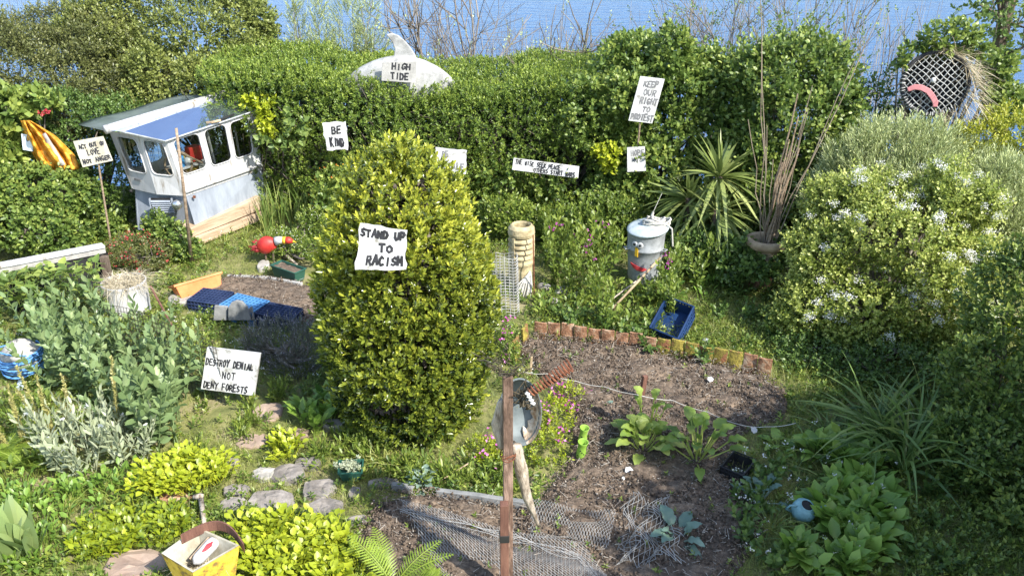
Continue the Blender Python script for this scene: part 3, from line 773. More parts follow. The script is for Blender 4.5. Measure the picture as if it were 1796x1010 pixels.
tag(MB().lathe([(0, 0), (.055, 0), (.057, .11), (.06, .115), (.05, .13), (0, .13)], tb, 18).obj('tin', M['bluepaint'], smooth=True, bevel=.003), 'blue tin on the shelf behind the wheelhouse side window', 'tin')
tb = s0.lerp(s1, .45) + off * 1.3 + Vector((0, 0, .28))
tag(MB().lathe([(0, 0), (.05, 0), (.052, .06), (.04, .09), (.02, .10), (0, .1)], tb, 16).obj('jar', M['china'], smooth=True), 'white jar between the blue tin and red box', 'jar')
tag(MB().lathe([(0, -.05), (.12, -.045), (.17, 0), (.12, .05), (0, .055)], wc + Vector((.02, .16, -.08)), 20, Matrix.Rotation(1.3, 3, 'X')).obj('cushion', M['yellow'], smooth=True),
    'round yellow cushion behind the ship wheel in the wheelhouse', 'cushion')
def sleepers():
    a, b = G(346, 436), G(468, 392); d = (b - a).normalized(); nrm = Vector((d.y, -d.x, 0))
    for i, (z0, h, lab) in enumerate(((0.0, .13, 'lower pale timber sleeper under the wheelhouse, in the grass'), (.132, .15, 'upper pale timber sleeper carrying the wheelhouse'))):
        p, q = a - nrm * (.05 + .015 * i), b - nrm * (.05 + .015 * i); tlt = .085 if i else .03
        V = [p + Vector((0, 0, z0)), q + Vector((0, 0, z0 + .05)), q + Vector((0, 0, z0 + h + tlt)), p + Vector((0, 0, z0 + h - .03 * i))]
        tag(MB().prism(V, -nrm * .55).obj('timber_sleeper', M['sleeper'], bevel=.008), lab, 'timber', 'timbers under the wheelhouse')
sleepers()
tag(MB().tube([G(337, 466), Q(322, 330, 9.05), Q(309, 225, 9.05)], [.021, .018, .015], 8).obj('wooden_pole', M['wood'], smooth=True), 'thin wooden pole standing in front of the wheelhouse corner', 'pole')

# ------------------------------------------------------------------ dolphin on the hedge
def dolphin():
    c = Q(700, 141, 11.0); t = thing('dolphin_figure', 'pale grey painted dolphin back and fin rising from the hedge top', 'figure', c - Vector((0, 0, .1)))
    mb = MB(); n = 26; m = 14; L = .71; V = []; F = []
    for i in range(n + 1):
        s = -1 + 2 * i / n; r = max(0.005, (1 - abs(s) ** 1.9)) ** .8 * (1 + .06 * s)
        for k in range(m):
            a = 6.283 * k / m
            V.append(c + Vector((s * L, math.sin(a) * .17 * r + .0, math.cos(a) * .335 * r - .025)))
    for i in range(n):
        for k in range(m): F.append((i * m + k, (i + 1) * m + k, (i + 1) * m + (k + 1) % m, i * m + (k + 1) % m))
    mb.add(V, F); mb.obj('body', M['concrete'], t, smooth=True)
    pts = [(690, 101), (692, 88), (688, 76), (677, 62), (686, 59), (698, 63), (710, 73), (720, 85), (729, 99), (729, 104), (690, 104)]
    f = [onplane(u, v, c, Vector((0, -1, 0))) + Vector((0, .02, 0)) for u, v in pts]
    MB().prism(f, Vector((0, .035, 0))).obj('dorsal_fin', M['concrete'], t, bevel=.012)
dolphin()
sign('board_sign', 'grey HIGH TIDE board leaning on the dolphin back', [(670, 110), (731, 108), (729, 146), (669, 142)], 10.76, (0, -1, .12),
     [('HIGH', .28, .84, .38, .3), ('TIDE', .26, .8, .86, .32)], 'signgrey', sw=.017, seed=14)

# ------------------------------------------------------------------ dustbin with a face, chimney pots, canes
def dustbin():
    p = G(1128, 492); t = thing('metal_dustbin', 'dented galvanised dustbin painted with a face', 'dustbin', p)
    prof = [(0, .0), (.165, .0), (.17, .02), (.172, .05), (.178, .06), (.18, .1), (.186, .2), (.192, .3), (.196, .38), (.204, .385), (.204, .40), (.2, .405), (.207, .55), (.213, .56), (.213, .575), (.2, .575), (.19, .5), (0, .48)]
    MB().lathe([(r, z * 1.06) for r, z in prof], p, 36).obj('body', M['zinc'], t, smooth=True)
    R = Matrix.Rotation(math.radians(-7), 3, 'Y') @ Matrix.Rotation(math.radians(5), 3, 'X')
    lid = MB().lathe([(.226, -.016), (.231, 0), (.226, .012), (.19, .022), (.12, .034), (.05, .042), (0, .044)], p + Vector((.012, 0, .635)), 36, R).obj('lid', M['zinclid'], t, smooth=True, solid=.006)
    hb = p + Vector((.02, -.02, .7)); MB().tube([hb + Vector((-.06, 0, -.015)), hb + Vector((-.05, 0, .035)), hb + Vector((.05, 0, .03)), hb + Vector((.06, 0, -.03))], .009, 6).obj('handle', M['zinc'], lid)
    def on(a, z, o=0.0):
        r = .2 + .012 * (z - .3) + o; return p + Vector((r * math.cos(a), r * math.sin(a), z))
    for a in (-2.34, -2.02):
        q = on(a, .5, .004); n = Vector((math.cos(a), math.sin(a), 0)); Rm = n.to_track_quat('Z', 'Y').to_matrix()
        e = MB().lathe([(.034, -.01), (.034, .004), (.026, .008), (0, .008)], q, 18, Rm).obj('eye', M['china'], t, smooth=False)
        MB().lathe([(.014, .0), (.014, .012), (0, .012)], q + n * .001, 12, Rm).obj('pupil', M['black'], e)
    a = -2.22
    MB().prism([on(a - .07, .37, .001), on(a + .11, .36, .001), on(a + .1, .46, .0), on(a - .06, .47, .0)], Vector((math.cos(a), math.sin(a), 0)) * .012).obj('nose', M['yellowpaint'], t)
    mo = MB(); prev = None
    for i in range(11):
        s = i / 10; aa = -2.55 + s * .95; hh = .042 * math.sin(math.pi * min(1, s * 1.02 + .02)) ** .6
        top = on(aa, .275 - .045 * s, .003); bot = on(aa, .27 - .05 * s - hh, .003)
        if prev: mo.add([prev[1], bot, top, prev[0]], [(0, 1, 2, 3)])
        prev = (top, bot)
    mo.obj('mouth', M['redpaint'], t, solid=-.006)
    for sg in (0, 1):
        a = -2.9 + sg * 2.3; b = [on(a - .14, .42, .0), on(a - .13, .42, .045), on(a + .13, .42, .045), on(a + .14, .42, .0)]
        MB().tube(b, .008, 6).obj('side_handle', M['zinc'], t)
    f = Fol(); c = p + Vector((.06, .02, .71))
    for k in range(9):
        a0 = RNG.uniform(0, 6); rr = RNG.uniform(.05, .13)
        pts = [c + Vector((math.cos(a0 + j * .5) * rr * 1.2 + .05, math.sin(a0 + j * .5) * rr * .7, -.02 - .1 * rr + .015 * math.sin(j * 1.3 + k) + .006 * k)) for j in range(11)]
        f.path(pts, .011, .011, .5, 6)
    f.path([c + Vector((.12, -.06, 0)), c + Vector((.2, -.1, -.06)), c + Vector((.22, -.12, -.25))], .011, .009, .5, 6)
    f.path([c, c + Vector((-.01, 0, .06)), c + Vector((.0, 0, .1))], .02, .012, .5, 6)
    f.path([c + Vector((.0, 0, .1)), c + Vector((.09, .05, .30))], .004, .003, .5, 4)
    tag(f.obj('rope_coil', M['rope']), 'tangle of pale rope lying on the dustbin lid', 'rope')
dustbin()
def chimney():
    p = G(914, 505); t = thing('chimney_pot', 'cream clay chimney pot with louvred slots standing in the grass', 'chimney pot', p)
    prof = [(.125, 0), (.125, .02), (.122, .27), (.128, .30), (.136, .31), (.136, .335), (.13, .345), (.13, .375)]
    MB().lathe(prof + [(.09, .38), (.09, .1)], p, 36).obj('shaft', M['cream'], t, smooth=False)
    z = .385
    for i in range(4):
        MB().lathe([(.07, z + .05), (.128, z - .002), (.144, z), (.144, z + .014), (.124, z + .040), (.07, z + .066)], p, 32).obj('louvre', M['cream'], t)
        z += .062
    MB().lathe([(.10, z - .01), (.14, z), (.147, z + .03), (.14, z + .085), (.115, z + .115), (.103, z + .12), (.092, z + .10), (.09, z - .05), (.088, z - .2)], p, 36).obj('rim', M['cream'], t, smooth=False)
    for a in (-2.25, .2, 2.2):
        d = Vector((math.cos(a), math.sin(a), 0)); R = Matrix.Rotation(a, 3, 'Z')
        MB().box(p + d * .128 + Vector((0, 0, .50)), (.036, .036, .26), R).obj('rib', M['cream'], t, bevel=.004)
    return p
pc = chimney()
tag(MB().tube([G(937, 522), G(937, 522) + Vector((-.01, .0, .4)), Q(935, 412, 8.4)], .007, 6).obj('iron_rod', M['rust']), 'rusty thin iron rod beside the cream chimney pot', 'rod')
def bundle():
    f = Fol(); p = G(925, 516); n = 26
    for i in range(n):
        a = RNG.uniform(-.9, .9); h = RNG.uniform(.17, .25)
        top = NP(p) + [.03 + .01 * a, .06, h]; bot = NP(p) + [a * .13 - .03, -.08 + RNG.uniform(-.02, .02), .005]
        f.path([top, (top + bot) / 2 + [a * .03, -.03, .03], bot], .009, .006, RNG.uniform(.3, .8), 4)
    tag(f.obj('rope_mop', M['rope']), 'fan of frayed pale rope ends at the chimney pot foot', 'rope')
bundle()
def wirenet(name, label, cat, fn, nu, nv, r, m, diamond=False, k=3, extra=None):
    f = Fol(); A = []; B = []
    for i in range(nu + 1):
        for j in range(nv + 1):
            if diamond:
                a = fn((i + .5 * (j % 2)) / nu, j / nv)
                if j < nv:
                    for di in ((0, 1) if j % 2 else (-1, 0)):
                        A.append(a); B.append(fn((i + di + .5 * ((j + 1) % 2)) / nu, (j + 1) / nv))
            else:
                a = fn(i / nu, j / nv)
                if i < nu: A.append(a); B.append(fn((i + 1) / nu, j / nv))
                if j < nv: A.append(a); B.append(fn(i / nu, (j + 1) / nv))
    f.sticks(np.array([tuple(p) for p in A]), np.array([tuple(p) for p in B]), r, r, .5, k)
    if extra: extra(f)
    return tag(f.obj(name, M[m]), label, cat)
def cyl(p, r, h, lean=(0, 0)):
    def fn(s, t):
        a = 6.283 * s; rr = r * (1 + .1 * math.sin(a * 2 + 1))
        return p + Vector((rr * math.cos(a) + lean[0] * t, rr * math.sin(a) * .8 + lean[1] * t, h * t + .015 * math.sin(a * 3)))
    return fn
wirenet('wire_guard', 'roll of grey wire mesh standing between bush and chimney pot', 'wire mesh', cyl(G(888, 552), .125, .66, (-.02, 0)), 16, 20, .0032, 'net')

def urn():
    p = G(1333, 506); t = thing('clay_urn', 'pale ridged clay urn overgrown with ivy holding tall canes', 'urn', p)
    MB().lathe([(0, 0), (.13, 0), (.135, .03), (.115, .08), (.105, .16), (.11, .3), (.12, .4)], p, 32).obj('foot', M['terracotta'], t, smooth=True)
    MB().lathe([(.12, .33), (.145, .35), (.15, .375), (.135, .395), (.13, .42), (.15, .435), (.155, .46), (.14, .475), (.15, .49), (.205, .51), (.225, .55), (.215, .59), (.18, .605), (.15, .585), (.13, .5), (.12, .35)],
               p, 36).obj('rim', M['urnclay'], t, smooth=True)
    return p
pu = urn()
CANES = [(1332, -40, .5), (1336, 60, .35), (1392, 238, .9), (1400, 205, 1.), (1402, 260, .9), (1384, 245, .8), (1399, 165, .8), (1379, 270, .9), (1408, 215, .7), (1372, 285, .8),
         (1548, 15, .5), (1500, 105, .4), (1425, 150, .4), (1418, 190, .6), (1345, 220, .5), (1356, 280, .5), (1312, 210, .4), (1394, 285, 1.0), (1388, 300, .9)]
def canes():
    for i, (u, v, w) in enumerate(CANES):
        a = 6.283 * i * .381; rr = .07 * math.sqrt((i % 7) / 7 + .1)
        b = pu + Vector((rr * math.cos(a), rr * math.sin(a), .34)); tp = Q(u, v, pu.y + RNG.uniform(-.15, .15))
        d = tp - b; r = (.0062 if w < .8 else .0115)
        c = MB(); pts = [b + d * (k / 6) + Vector((d.z, 0, -d.x)).normalized() * .03 * math.sin(3.14 * k / 6) * RNG.uniform(-1, 1) for k in range(7)]
        c.tube(pts, [r * (1.1 - .5 * k / 6) for k in range(7)], 6)
        lab = 'long pale bamboo cane leaning out of the clay urn' if w < .8 else 'thick brown cane in the upright bunch in the clay urn'
        tag(c.obj('bamboo_cane', M['cane'] if w < .8 else M['wood']), lab, 'cane', 'pale canes in the urn' if w < .8 else 'thick canes in the urn')
canes()

# ------------------------------------------------------------------ lobster pot with a face
def lobsterpot():
    c = Q(1640, 147, 9.4); n = Vector((-.28, -1, .12)).normalized(); up = Vector((0, 0, 1)); u = up.cross(n).normalized() * -1
    u = Vector((n.y * -1, n.x, 0)).normalized(); u = u if u.x > 0 else -u; w = n.cross(u) * -1; w = w if w.z > 0 else -w
    a = math.radians(38); g1, g2 = u * math.cos(a) - w * math.sin(a), u * math.sin(a) + w * math.cos(a)
    R = .335; t = thing('lobster_pot', 'round netted lobster pot on posts with pink mouth and straw hair', 'lobster pot', Q(1640, 245, 9.4))
    def at(x, y, d=0.0):
        x, y = x + .005 * math.sin(23 * y + 31 * x), y + .005 * math.sin(29 * x - 17 * y)
        return c + g1 * x + g2 * y + n * (.055 * max(0, 1 - (x * x + y * y) / (R * R)) + d)
    ring = [c + (u * math.cos(q) + w * math.sin(q)) * R for q in [6.283 * i / 36 for i in range(38)]]
    MB().tube(ring, .022, 8, cap=False).obj('hoop', M['darknet'], t, smooth=True)
    back = MB(); V = []; F = []
    for i in range(5):
        rr, dd = ((R, 0), (R * 1.0, -.12), (R * .95, -.24), (R * .6, -.28), (R * .02, -.28))[i]
        V += [c + (u * math.cos(6.283 * k / 32) + w * math.sin(6.283 * k / 32)) * rr + n * dd for k in range(32)]
    for i in range(4):
        for k in range(32): F.append((i * 32 + k, i * 32 + (k + 1) % 32, (i + 1) * 32 + (k + 1) % 32, (i + 1) * 32 + k))
    back.add(V, F); back.obj('drum', M['darknet'], t)
    f = Fol(); st = .052; A = []; B = []
    rng = int(R / st) + 1
    for i in range(-rng, rng + 1):
        for j in range(-rng * 2, rng * 2):
            for sw in (0, 1):
                p0 = (i * st, j * st / 2) if sw else (j * st / 2, i * st); p1 = (i * st, (j + 1) * st / 2) if sw else ((j + 1) * st / 2, i * st)
                if math.hypot(*p0) < R and math.hypot(*p1) < R: A.append(tuple(at(*p0))); B.append(tuple(at(*p1)))
    f.sticks(np.array(A), np.array(B), .0055, .0055, .5, 4)
    lash = f
    for k in range(60):
        q = 6.283 * k / 60 + RNG.normal(0, .03); o = c + (u * math.cos(q) + w * math.sin(q)) * R; rd = (u * math.cos(q) + w * math.sin(q))
        if q > 2.6 and q < 5.6: lash.path([o - rd * .03 + n * .015, o + n * .03, o + rd * .03 - n * .01], .006, .006, .5, 4)
    
    f.obj('netting', M['net'], t)
    # pink mouth: a thick curved band on the net
    m = MB(); P = []
    arc = [(1592, 158), (1604, 153), (1616, 154), (1628, 160), (1636, 170), (1641, 180), (1640, 188)]
    for i in range(len(arc)):
        P.append(onplane(*arc[i], c + n * .075, n))
    top = []; bot = []
    for i, p in enumerate(P):
        d = (P[min(i + 1, len(P) - 1)] - P[max(i - 1, 0)]).normalized(); s = d.cross(n).normalized() * (.030 if 0 < i < len(P) - 1 else .022)
        top.append(p + s); bot.append(p - s)
    m.prism(top + bot[::-1], -n * .02); m.obj('mouth', M['pink'], t, bevel=.006)
    MB().lathe([(0, .03), (.02, .024), (.03, 0), (.02, -.024), (0, -.03)], onplane(1637, 141, c + n * .08, n), 14).obj('eye', M['china'], t, smooth=True)
    hair = Fol(); N = 420
    q = RNG.uniform(-1.35, 1.75, N); rd = np.array([tuple(u * math.cos(x) + w * math.sin(x)) for x in q]); b = NP(c) + rd * R * RNG.uniform(.88, 1.08, (N, 1)) + NP(n) * RNG.uniform(-.1, .05, (N, 1))
    d = unit(rd * .6 + RNG.normal(0, .45, (N, 3)) + NP(n) * .35 + [0.25, 0, -.1])
    hair.blades(b, d, RNG.uniform(.12, .34, N), .006, RNG.uniform(.3, 1.3, N), RNG.uniform(.1, 1, N), seg=4, prof=4)
    hair.obj('straw_hair', M['straw'], t)
    for x, y2 in ((-.22, 1), (.14, 1), (.2, 1)):
        b = c + u * x - w * .28 - n * .1; MB().tube([b, Vector((b.x + .02, b.y, b.z - 1.3))], .022, 6).obj('post', M['bark'], t)
lobsterpot()

# ------------------------------------------------------------------ left garden objects
def oilskin():
    px = [(39, 212), (52, 214), (64, 226), (74, 230), (90, 245), (104, 258), (120, 266), (134, 284), (122, 294), (88, 296), (62, 270), (48, 240)]
    n = 26; c = Q(85, 255, 10.0); V = []; F = []
    L = [(36, 212), (42, 234), (50, 256), (60, 276), (78, 298), (86, 304)]; R = [(54, 212), (76, 226), (96, 238), (114, 254), (130, 272), (140, 296)]
    def ip(A, t):
        t *= len(A) - 1; i = min(int(t), len(A) - 2); f = t - i; return (A[i][0] * (1 - f) + A[i + 1][0] * f, A[i][1] * (1 - f) + A[i + 1][1] * f)
    for i in range(n + 1):
        a, b = ip(L, i / n), ip(R, i / n)
        for j in range(n + 1):
            s = j / n; u, v = a[0] * (1 - s) + b[0] * s, a[1] * (1 - s) + b[1] * s
            y = 9.95 + .05 * math.sin(s * 17 + i * .12) + .035 * math.sin(s * 36 + i * .35) + .02 * math.sin(i * 1.3 + s * 11) - .08 * math.sin(3.14 * s) + .03 * math.sin(i * .5 + s * 5)
            V.append(Q(u, v, y))
    for i in range(n):
        for j in range(n): F.append((i * (n + 1) + j, i * (n + 1) + j + 1, (i + 1) * (n + 1) + j + 1, (i + 1) * (n + 1) + j))
    t = thing('oilskin_coat', 'crumpled yellow oilskin coat draped over the brambles', 'coat', Q(90, 296, 10.0))
    MB().add(V, F).obj('cloth', M['oilskin'], t, smooth=True, solid=.008)
    V = []; F = []
    for i in range(9):
        u, v = 74 + 29 * i / 8, 236 + 56 * i / 8
        for j in range(3): V.append(Q(u + j * (3 + .4 * i), v - j * 1.5, 9.84 + .02 * math.sin(i * 2 + j)))
    for i in range(8):
        for j in range(2): F.append((i * 3 + j, i * 3 + j + 1, (i + 1) * 3 + j + 1, (i + 1) * 3 + j))
    MB().add(V, F).obj('lining', M['signgrey'], t, smooth=True, solid=.005)
oilskin()
def redrag():
    f = Fol(); p = NP(Q(79, 197, 10.0)); n = 40
    f.leaves(p + RNG.normal(0, .022, (n, 3)) * [1.3, 1, .5], RNG.normal(size=(n, 3)), RNG.normal(size=(n, 3)), .035, .02, RNG.uniform(0, 1, n), 'oval')
    tag(f.obj('flower_cluster', LM['redflower']), 'small cluster of red flowers in the dark shrub above the oilskin', 'flowers')
redrag()
def beam():
    a, b = G(-20, 500, .55), G(181, 447, .55)
    a, b = Q(-12, 465, 7.9), Q(181, 428, 8.6); d = (b - a).normalized()
    t = thing('white_beam', 'peeling white painted beam lying across a dark planter', 'beam', (a + b) / 2)
    s = Vector((d.y, -d.x, 0)) * .11
    MB().prism([a + s * .5, b + s * .5, b - s * .5, a - s * .5], Vector((0, 0, -.03))).obj('plank', M['white'], t, bevel=.004)
    MB().prism([a + s * .35 + Vector((0, 0, -.031)), b + s * .35 + Vector((0, 0, -.031)), b - s * .3 + Vector((0, 0, -.031)), a - s * .3 + Vector((0, 0, -.031))], Vector((0, 0, -.06))).obj('rail', M['signgrey'], t)
    # dark planter box the beam rests on
    t = thing('planter_box', 'dark timber planter box full of sunny green leaves', 'planter', G(100, 560))
    c = (a + b) / 2; z1 = min(a.z, b.z) - .095
    p = [a + d * .1 - s * 3.6, b + d * .02 - s * 3.0, b + d * .02 + s * .3, a + d * .1 + s * .3]
    p = [Vector((q.x, q.y, 0)) for q in p]
    mb = MB(); h = Vector((0, 0, z1))
    for i in range(4):
        q, r = p[i], p[(i + 1) % 4]; e = (r - q).normalized(); nn = Vector((e.y, -e.x, 0)) * .04
        mb.prism([q, r, r + h, q + h], nn)
    mb.obj('side_board', M['black'], t); MB().prism([q + h * .8 for q in p], Vector((0, 0, -.03))).obj('earth', M['soil'], t)
    MB().box(b + Vector((.04, -.12, z1 / 2 - b.z)), (.07, .07, z1)).obj('corner_post', M['bark'], t)
    return a, b
bm_a, bm_b = beam()
def drum():
    p = G(228, 548); t = thing('drum_planter', 'white perforated washing drum planter filled with dry grass', 'planter', p)
    r, h = .215, .36; V = []; F = []
    MB().lathe([(0, 0), (r * .98, 0), (r, .02), (r, h * .9), (r * 1.02, h * .94), (r * 1.02, h), (r * .96, h), (r * .95, h * .7), (0, h * .68)], p, 40).obj('body', M['white'], t, smooth=False)
    k = 0
    for row, z in enumerate((.25, .19, .13, .07)):
        for i in range(3 - row % 2):
            a = -2.75 + i * .26 + row * .10; d = Vector((math.cos(a), math.sin(a), 0)); Rm = d.to_track_quat('Z', 'Y').to_matrix()
            MB().lathe([(.026, -.004), (.026, .003), (0, .003)], p + d * r + Vector((0, 0, z)), 14, Rm, sq=(1, .6)).obj('dark_disc', M['black'], t)  # black disc paints the shade inside a perforation; nothing is cut
    f = Fol(); n = 500; a = RNG.uniform(0, 6.283, n); rr = r * .9 * np.sqrt(RNG.random(n)); b = np.stack([p.x + rr * np.cos(a), p.y + rr * np.sin(a), np.full(n, h * .8)], 1)
    f.blades(b + [0, 0, .05], np.stack([RNG.normal(0, .8, n), RNG.normal(0, .8, n), np.ones(n) * .8], 1), RNG.uniform(.12, .32, n), .006, RNG.uniform(.5, 1.5, n), RNG.uniform(.2, 1, n), seg=3)
    tag(f.obj('dry_grass', M['straw']), 'dry cut grass heaped in the white drum planter', 'grass', kind='stuff')
drum()
tag(MB().tube([G(312, 590), Q(264, 502, 7.9)], [.009, .014], 6).obj('wooden_stick', M['redwood']), 'thin brown stick leaning beside the white drum', 'stick')
def trough(name, label, px, h, m, y_w, soilm='soil', cat='trough', taper=.86):
    """px: two ground ends of the near long edge"""
    a, b = G(*px[0]), G(*px[1]); d = (b - a); L = d.length; d.normalize(); nn = Vector((-d.y, d.x, 0)); c = (a + b) / 2 + nn * y_w / 2
    t = thing(name, label, cat, c)
    def rect(l, w, z): return [c + d * (sx * l / 2) + nn * (sy * w / 2) + Vector((0, 0, z)) for sx, sy in ((-1, -1), (1, -1), (1, 1), (-1, 1))]
    V = rect(L * taper, y_w * taper * .9, 0) + rect(L * .98, y_w * .94, h * .9) + rect(L * 1.04, y_w * 1.06, h * .9) + rect(L * 1.04, y_w * 1.06, h) + rect(L * .94, y_w * .88, h) + rect(L * .9, y_w * .82, h * .5)
    F = [(3, 2, 1, 0)] + [(k * 4 + i, k * 4 + (i + 1) % 4, k * 4 + 4 + (i + 1) % 4, k * 4 + 4 + i) for k in range(5) for i in range(4)] + [(20, 21, 22, 23)]
    MB().add(V, F).obj('body', M[m], t, bevel=.004)
    q = rect(L * .92, y_w * .85, h * .82)
    if soilm:
        s = MB(); nx, ny = 14, 6; V = []; F = []
        for i in range(nx + 1):
            for j in range(ny + 1):
                p = q[0].lerp(q[1], i / nx).lerp(q[3].lerp(q[2], i / nx), j / ny); V.append(p + Vector((0, 0, RNG.uniform(-.01, .012))))
        for i in range(nx):
            for j in range(ny): F.append((i * (ny + 1) + j, (i + 1) * (ny + 1) + j, (i + 1) * (ny + 1) + j + 1, i * (ny + 1) + j + 1))
        s.add(V, F); s.obj('soil_fill', M[soilm], t, smooth=True)
    return t
trough('flower_trough', 'dark green plastic trough of bare soil on the grass', [(476, 484), (519, 499)], .14, 'greenplastic', .17)
def orange():
    a, b = G(312, 528), G(372, 510); d = (b - a).normalized(); nn = Vector((-d.y, d.x, 0)); L = (b - a).length + .12
    t = thing('flower_trough', 'orange plastic trough tipped against a pale rock', 'trough', a)
    R = Matrix.Rotation(math.radians(-24), 3, d)
    def rect(l0, l1, w, z): return [a + R @ (d * l + nn * (sy * w / 2) + Vector((0, 0, z))) for l, sy in ((l0, -1), (l1, -1), (l1, 1), (l0, 1))]
    V = rect(.03, L - .03, .12, .0) + rect(0, L, .17, .15) + rect(-.02, L + .02, .19, .15) + rect(-.02, L + .02, .19, .175) + rect(.01, L - .01, .16, .175) + rect(.04, L - .04, .11, .02)
    F = [(3, 2, 1, 0)] + [(k * 4 + i, k * 4 + (i + 1) % 4, k * 4 + 4 + (i + 1) % 4, k * 4 + 4 + i) for k in range(5) for i in range(4)] + [(20, 21, 22, 23)]
    MB().add(V, F).obj('body', M['orange'], t, bevel=.005)
orange()
def crate(label, c, ux, uy, h, m, flip=False, tilt=None, name='plastic_crate', nx=9, ny=6, th=.007, solidwall=True):
    """open lattice crate: c = centre of base, ux/uy half axes"""
    c = Vector(c); ux, uy = Vector(ux), Vector(uy); R = tilt or Matrix.Identity(3); t = thing(name, label, 'crate', c)
    zf = h if flip else .0
    def at(s, q, z): return c + R @ (ux * s + uy * q + Vector((0, 0, z)))
    f = Fol(); A = []; B = []
    for i in range(nx + 1): A.append(at(-1 + 2 * i / nx, -1, zf)); B.append(at(-1 + 2 * i / nx, 1, zf))
    for i in range(ny + 1): A.append(at(-1, -1 + 2 * i / ny, zf)); B.append(at(1, -1 + 2 * i / ny, zf))
    f.sticks([tuple(p) for p in A], [tuple(p) for p in B], th, th, .5, 4); f.obj('base_lattice', M[m], t)
    g = Fol(); A = []; B = []
    for k in range(4):
        cs = [(-1, -1), (1, -1), (1, 1), (-1, 1)]; p, q = cs[k], cs[(k + 1) % 4]; n = nx if k % 2 == 0 else ny
        for i in range(n + 1):
            s, r = p[0] + (q[0] - p[0]) * i / n, p[1] + (q[1] - p[1]) * i / n; A.append(at(s, r, 0)); B.append(at(s, r, h))
        for j in range(4): A.append(at(*p, h * j / 3)); B.append(at(*q, h * j / 3))
    g.sticks([tuple(p) for p in A], [tuple(p) for p in B], th * 1.2, th * 1.2, .5, 4); g.obj('side_lattice', M[m], t)
    mb = MB()
    for k in range(4):
        cs = [(-1, -1), (1, -1), (1, 1), (-1, 1)]; p, q = cs[k], cs[(k + 1) % 4]; mb.tube([at(*p, h - zf), at(*q, h - zf)], th * 1.7, 6)
    mb.obj('rim', M[m], t)
    if solidwall:
        mb = MB()
        for k in range(4):
            cs = [(-.97, -.97), (.97, -.97), (.97, .97), (-.97, .97)]; p, q = cs[k], cs[(k + 1) % 4]
            mb.add([at(*p, .004), at(*q, .004), at(*q, h * .9), at(*p, h * .9)], [(0, 1, 2, 3)])
        mb.add([at(-.97, -.97, abs(zf - .006)), at(.97, -.97, abs(zf - .006)), at(.97, .97, abs(zf - .006)), at(-.97, .97, abs(zf - .006))], [(0, 1, 2, 3)])
        mb.obj('panel', M[m], t, solid=.003)
    return t
def flatcrate(label, pxs, h, m, flip=True):
    p = [G(u, v, h if flip else 0) for u, v in pxs]   # near-left, near-right, far-right, far-left of the top
    c = sum(p, Vector()) / 4; ux = ((p[1] - p[0]) + (p[2] - p[3])) / 4; uy = ((p[3] - p[0]) + (p[2] - p[1])) / 4
    crate(label, (c.x, c.y, 0), (ux.x, ux.y, 0), (uy.x, uy.y, 0), h, m, flip)
flatcrate('blue plastic crate lying upside down on the bare soil', [(384, 535), (441, 549), (472, 528), (417, 515)], .15, 'bluecrate')
flatcrate('navy crate next to the lavender, beside the blue one', [(446, 551), (513, 560), (529, 543), (470, 528)], .14, 'navycrate')
flatcrate('near black crate beside the orange trough', [(329, 526), (382, 535), (410, 512), (356, 506)], .12, 'navycrate')
def slab(label, px, y, m='slate', th=.035, cat='slab', name='slate_slab', n=(0, -1, .12)):
    nn = Vector(n).normalized(); cu = sum(p[0] for p in px) / len(px); cv = sum(p[1] for p in px) / len(px); c = Q(cu, cv, y)
    pts = [onplane(u, v, c, nn) for u, v in px]
    lo = min(p.z for p in pts)
    o = MB().prism(pts, -nn * th).obj(name, M[m], bevel=.006); return tag(o, label, cat)
slab('rounded grey slate standing like a headstone by the blue crate', [(400, 562), (400, 540), (405, 531), (414, 527), (424, 529), (434, 540), (439, 562)], 7.62)
slab('square grey slate left of the headstone slate, in front of the crates', [(374, 562), (376, 536), (399, 538), (398, 562)], 7.66)
slab('small grey slate half behind the headstone slate', [(440, 562), (436, 541), (441, 538), (446, 562)], 7.66)
slab('tall grey slate edging slab propped beside the lime green mound', [(352, 868), (372, 838), (400, 822), (436, 809), (446, 812), (436, 836), (400, 850), (378, 866)], 5.30, th=.03, n=(.55, -.8, .5))
slab('dark slate flake leaning behind the grey edging slab', [(338, 876), (352, 856), (372, 832), (384, 828), (372, 850), (352, 876)], 5.22, th=.02, n=(.55, -.8, .4))
def edging(label, pxs, z=.075, m='slate'):
    P = [G(u, v) for u, v in pxs]; V = []; F = []; n = len(P)
    for i, p in enumerate(P):
        d = (P[min(i + 1, n - 1)] - P[max(i - 1, 0)]).normalized(); s = Vector((-d.y, d.x, 0)) * .02
        V += [p - s, p + s, p + s + Vector((0, 0, z)), p - s + Vector((0, 0, z))]
    for i in range(n - 1):
        for k in range(4): F.append((i * 4 + k, i * 4 + (k + 1) % 4, i * 4 + 4 + (k + 1) % 4, i * 4 + 4 + k))
    F += [(3, 2, 1, 0), (n * 4 - 4, n * 4 - 3, n * 4 - 2, n * 4 - 1)]
    return tag(MB().add(V, F).obj('bed_edging', M[m], bevel=.005), label, 'edging')
edging('thin grey slate edging curved behind the net on the soil', [(766, 872), (800, 876), (835, 880), (870, 886), (925, 893)])
edging('short dark slate edging next to the pale sage plant', [(688, 858), (706, 860), (726, 866)], .06)
edging('pale concrete kerb bordering the bare patch by the green trough', [(400, 489), (470, 492), (530, 503)], .05, 'signgrey')

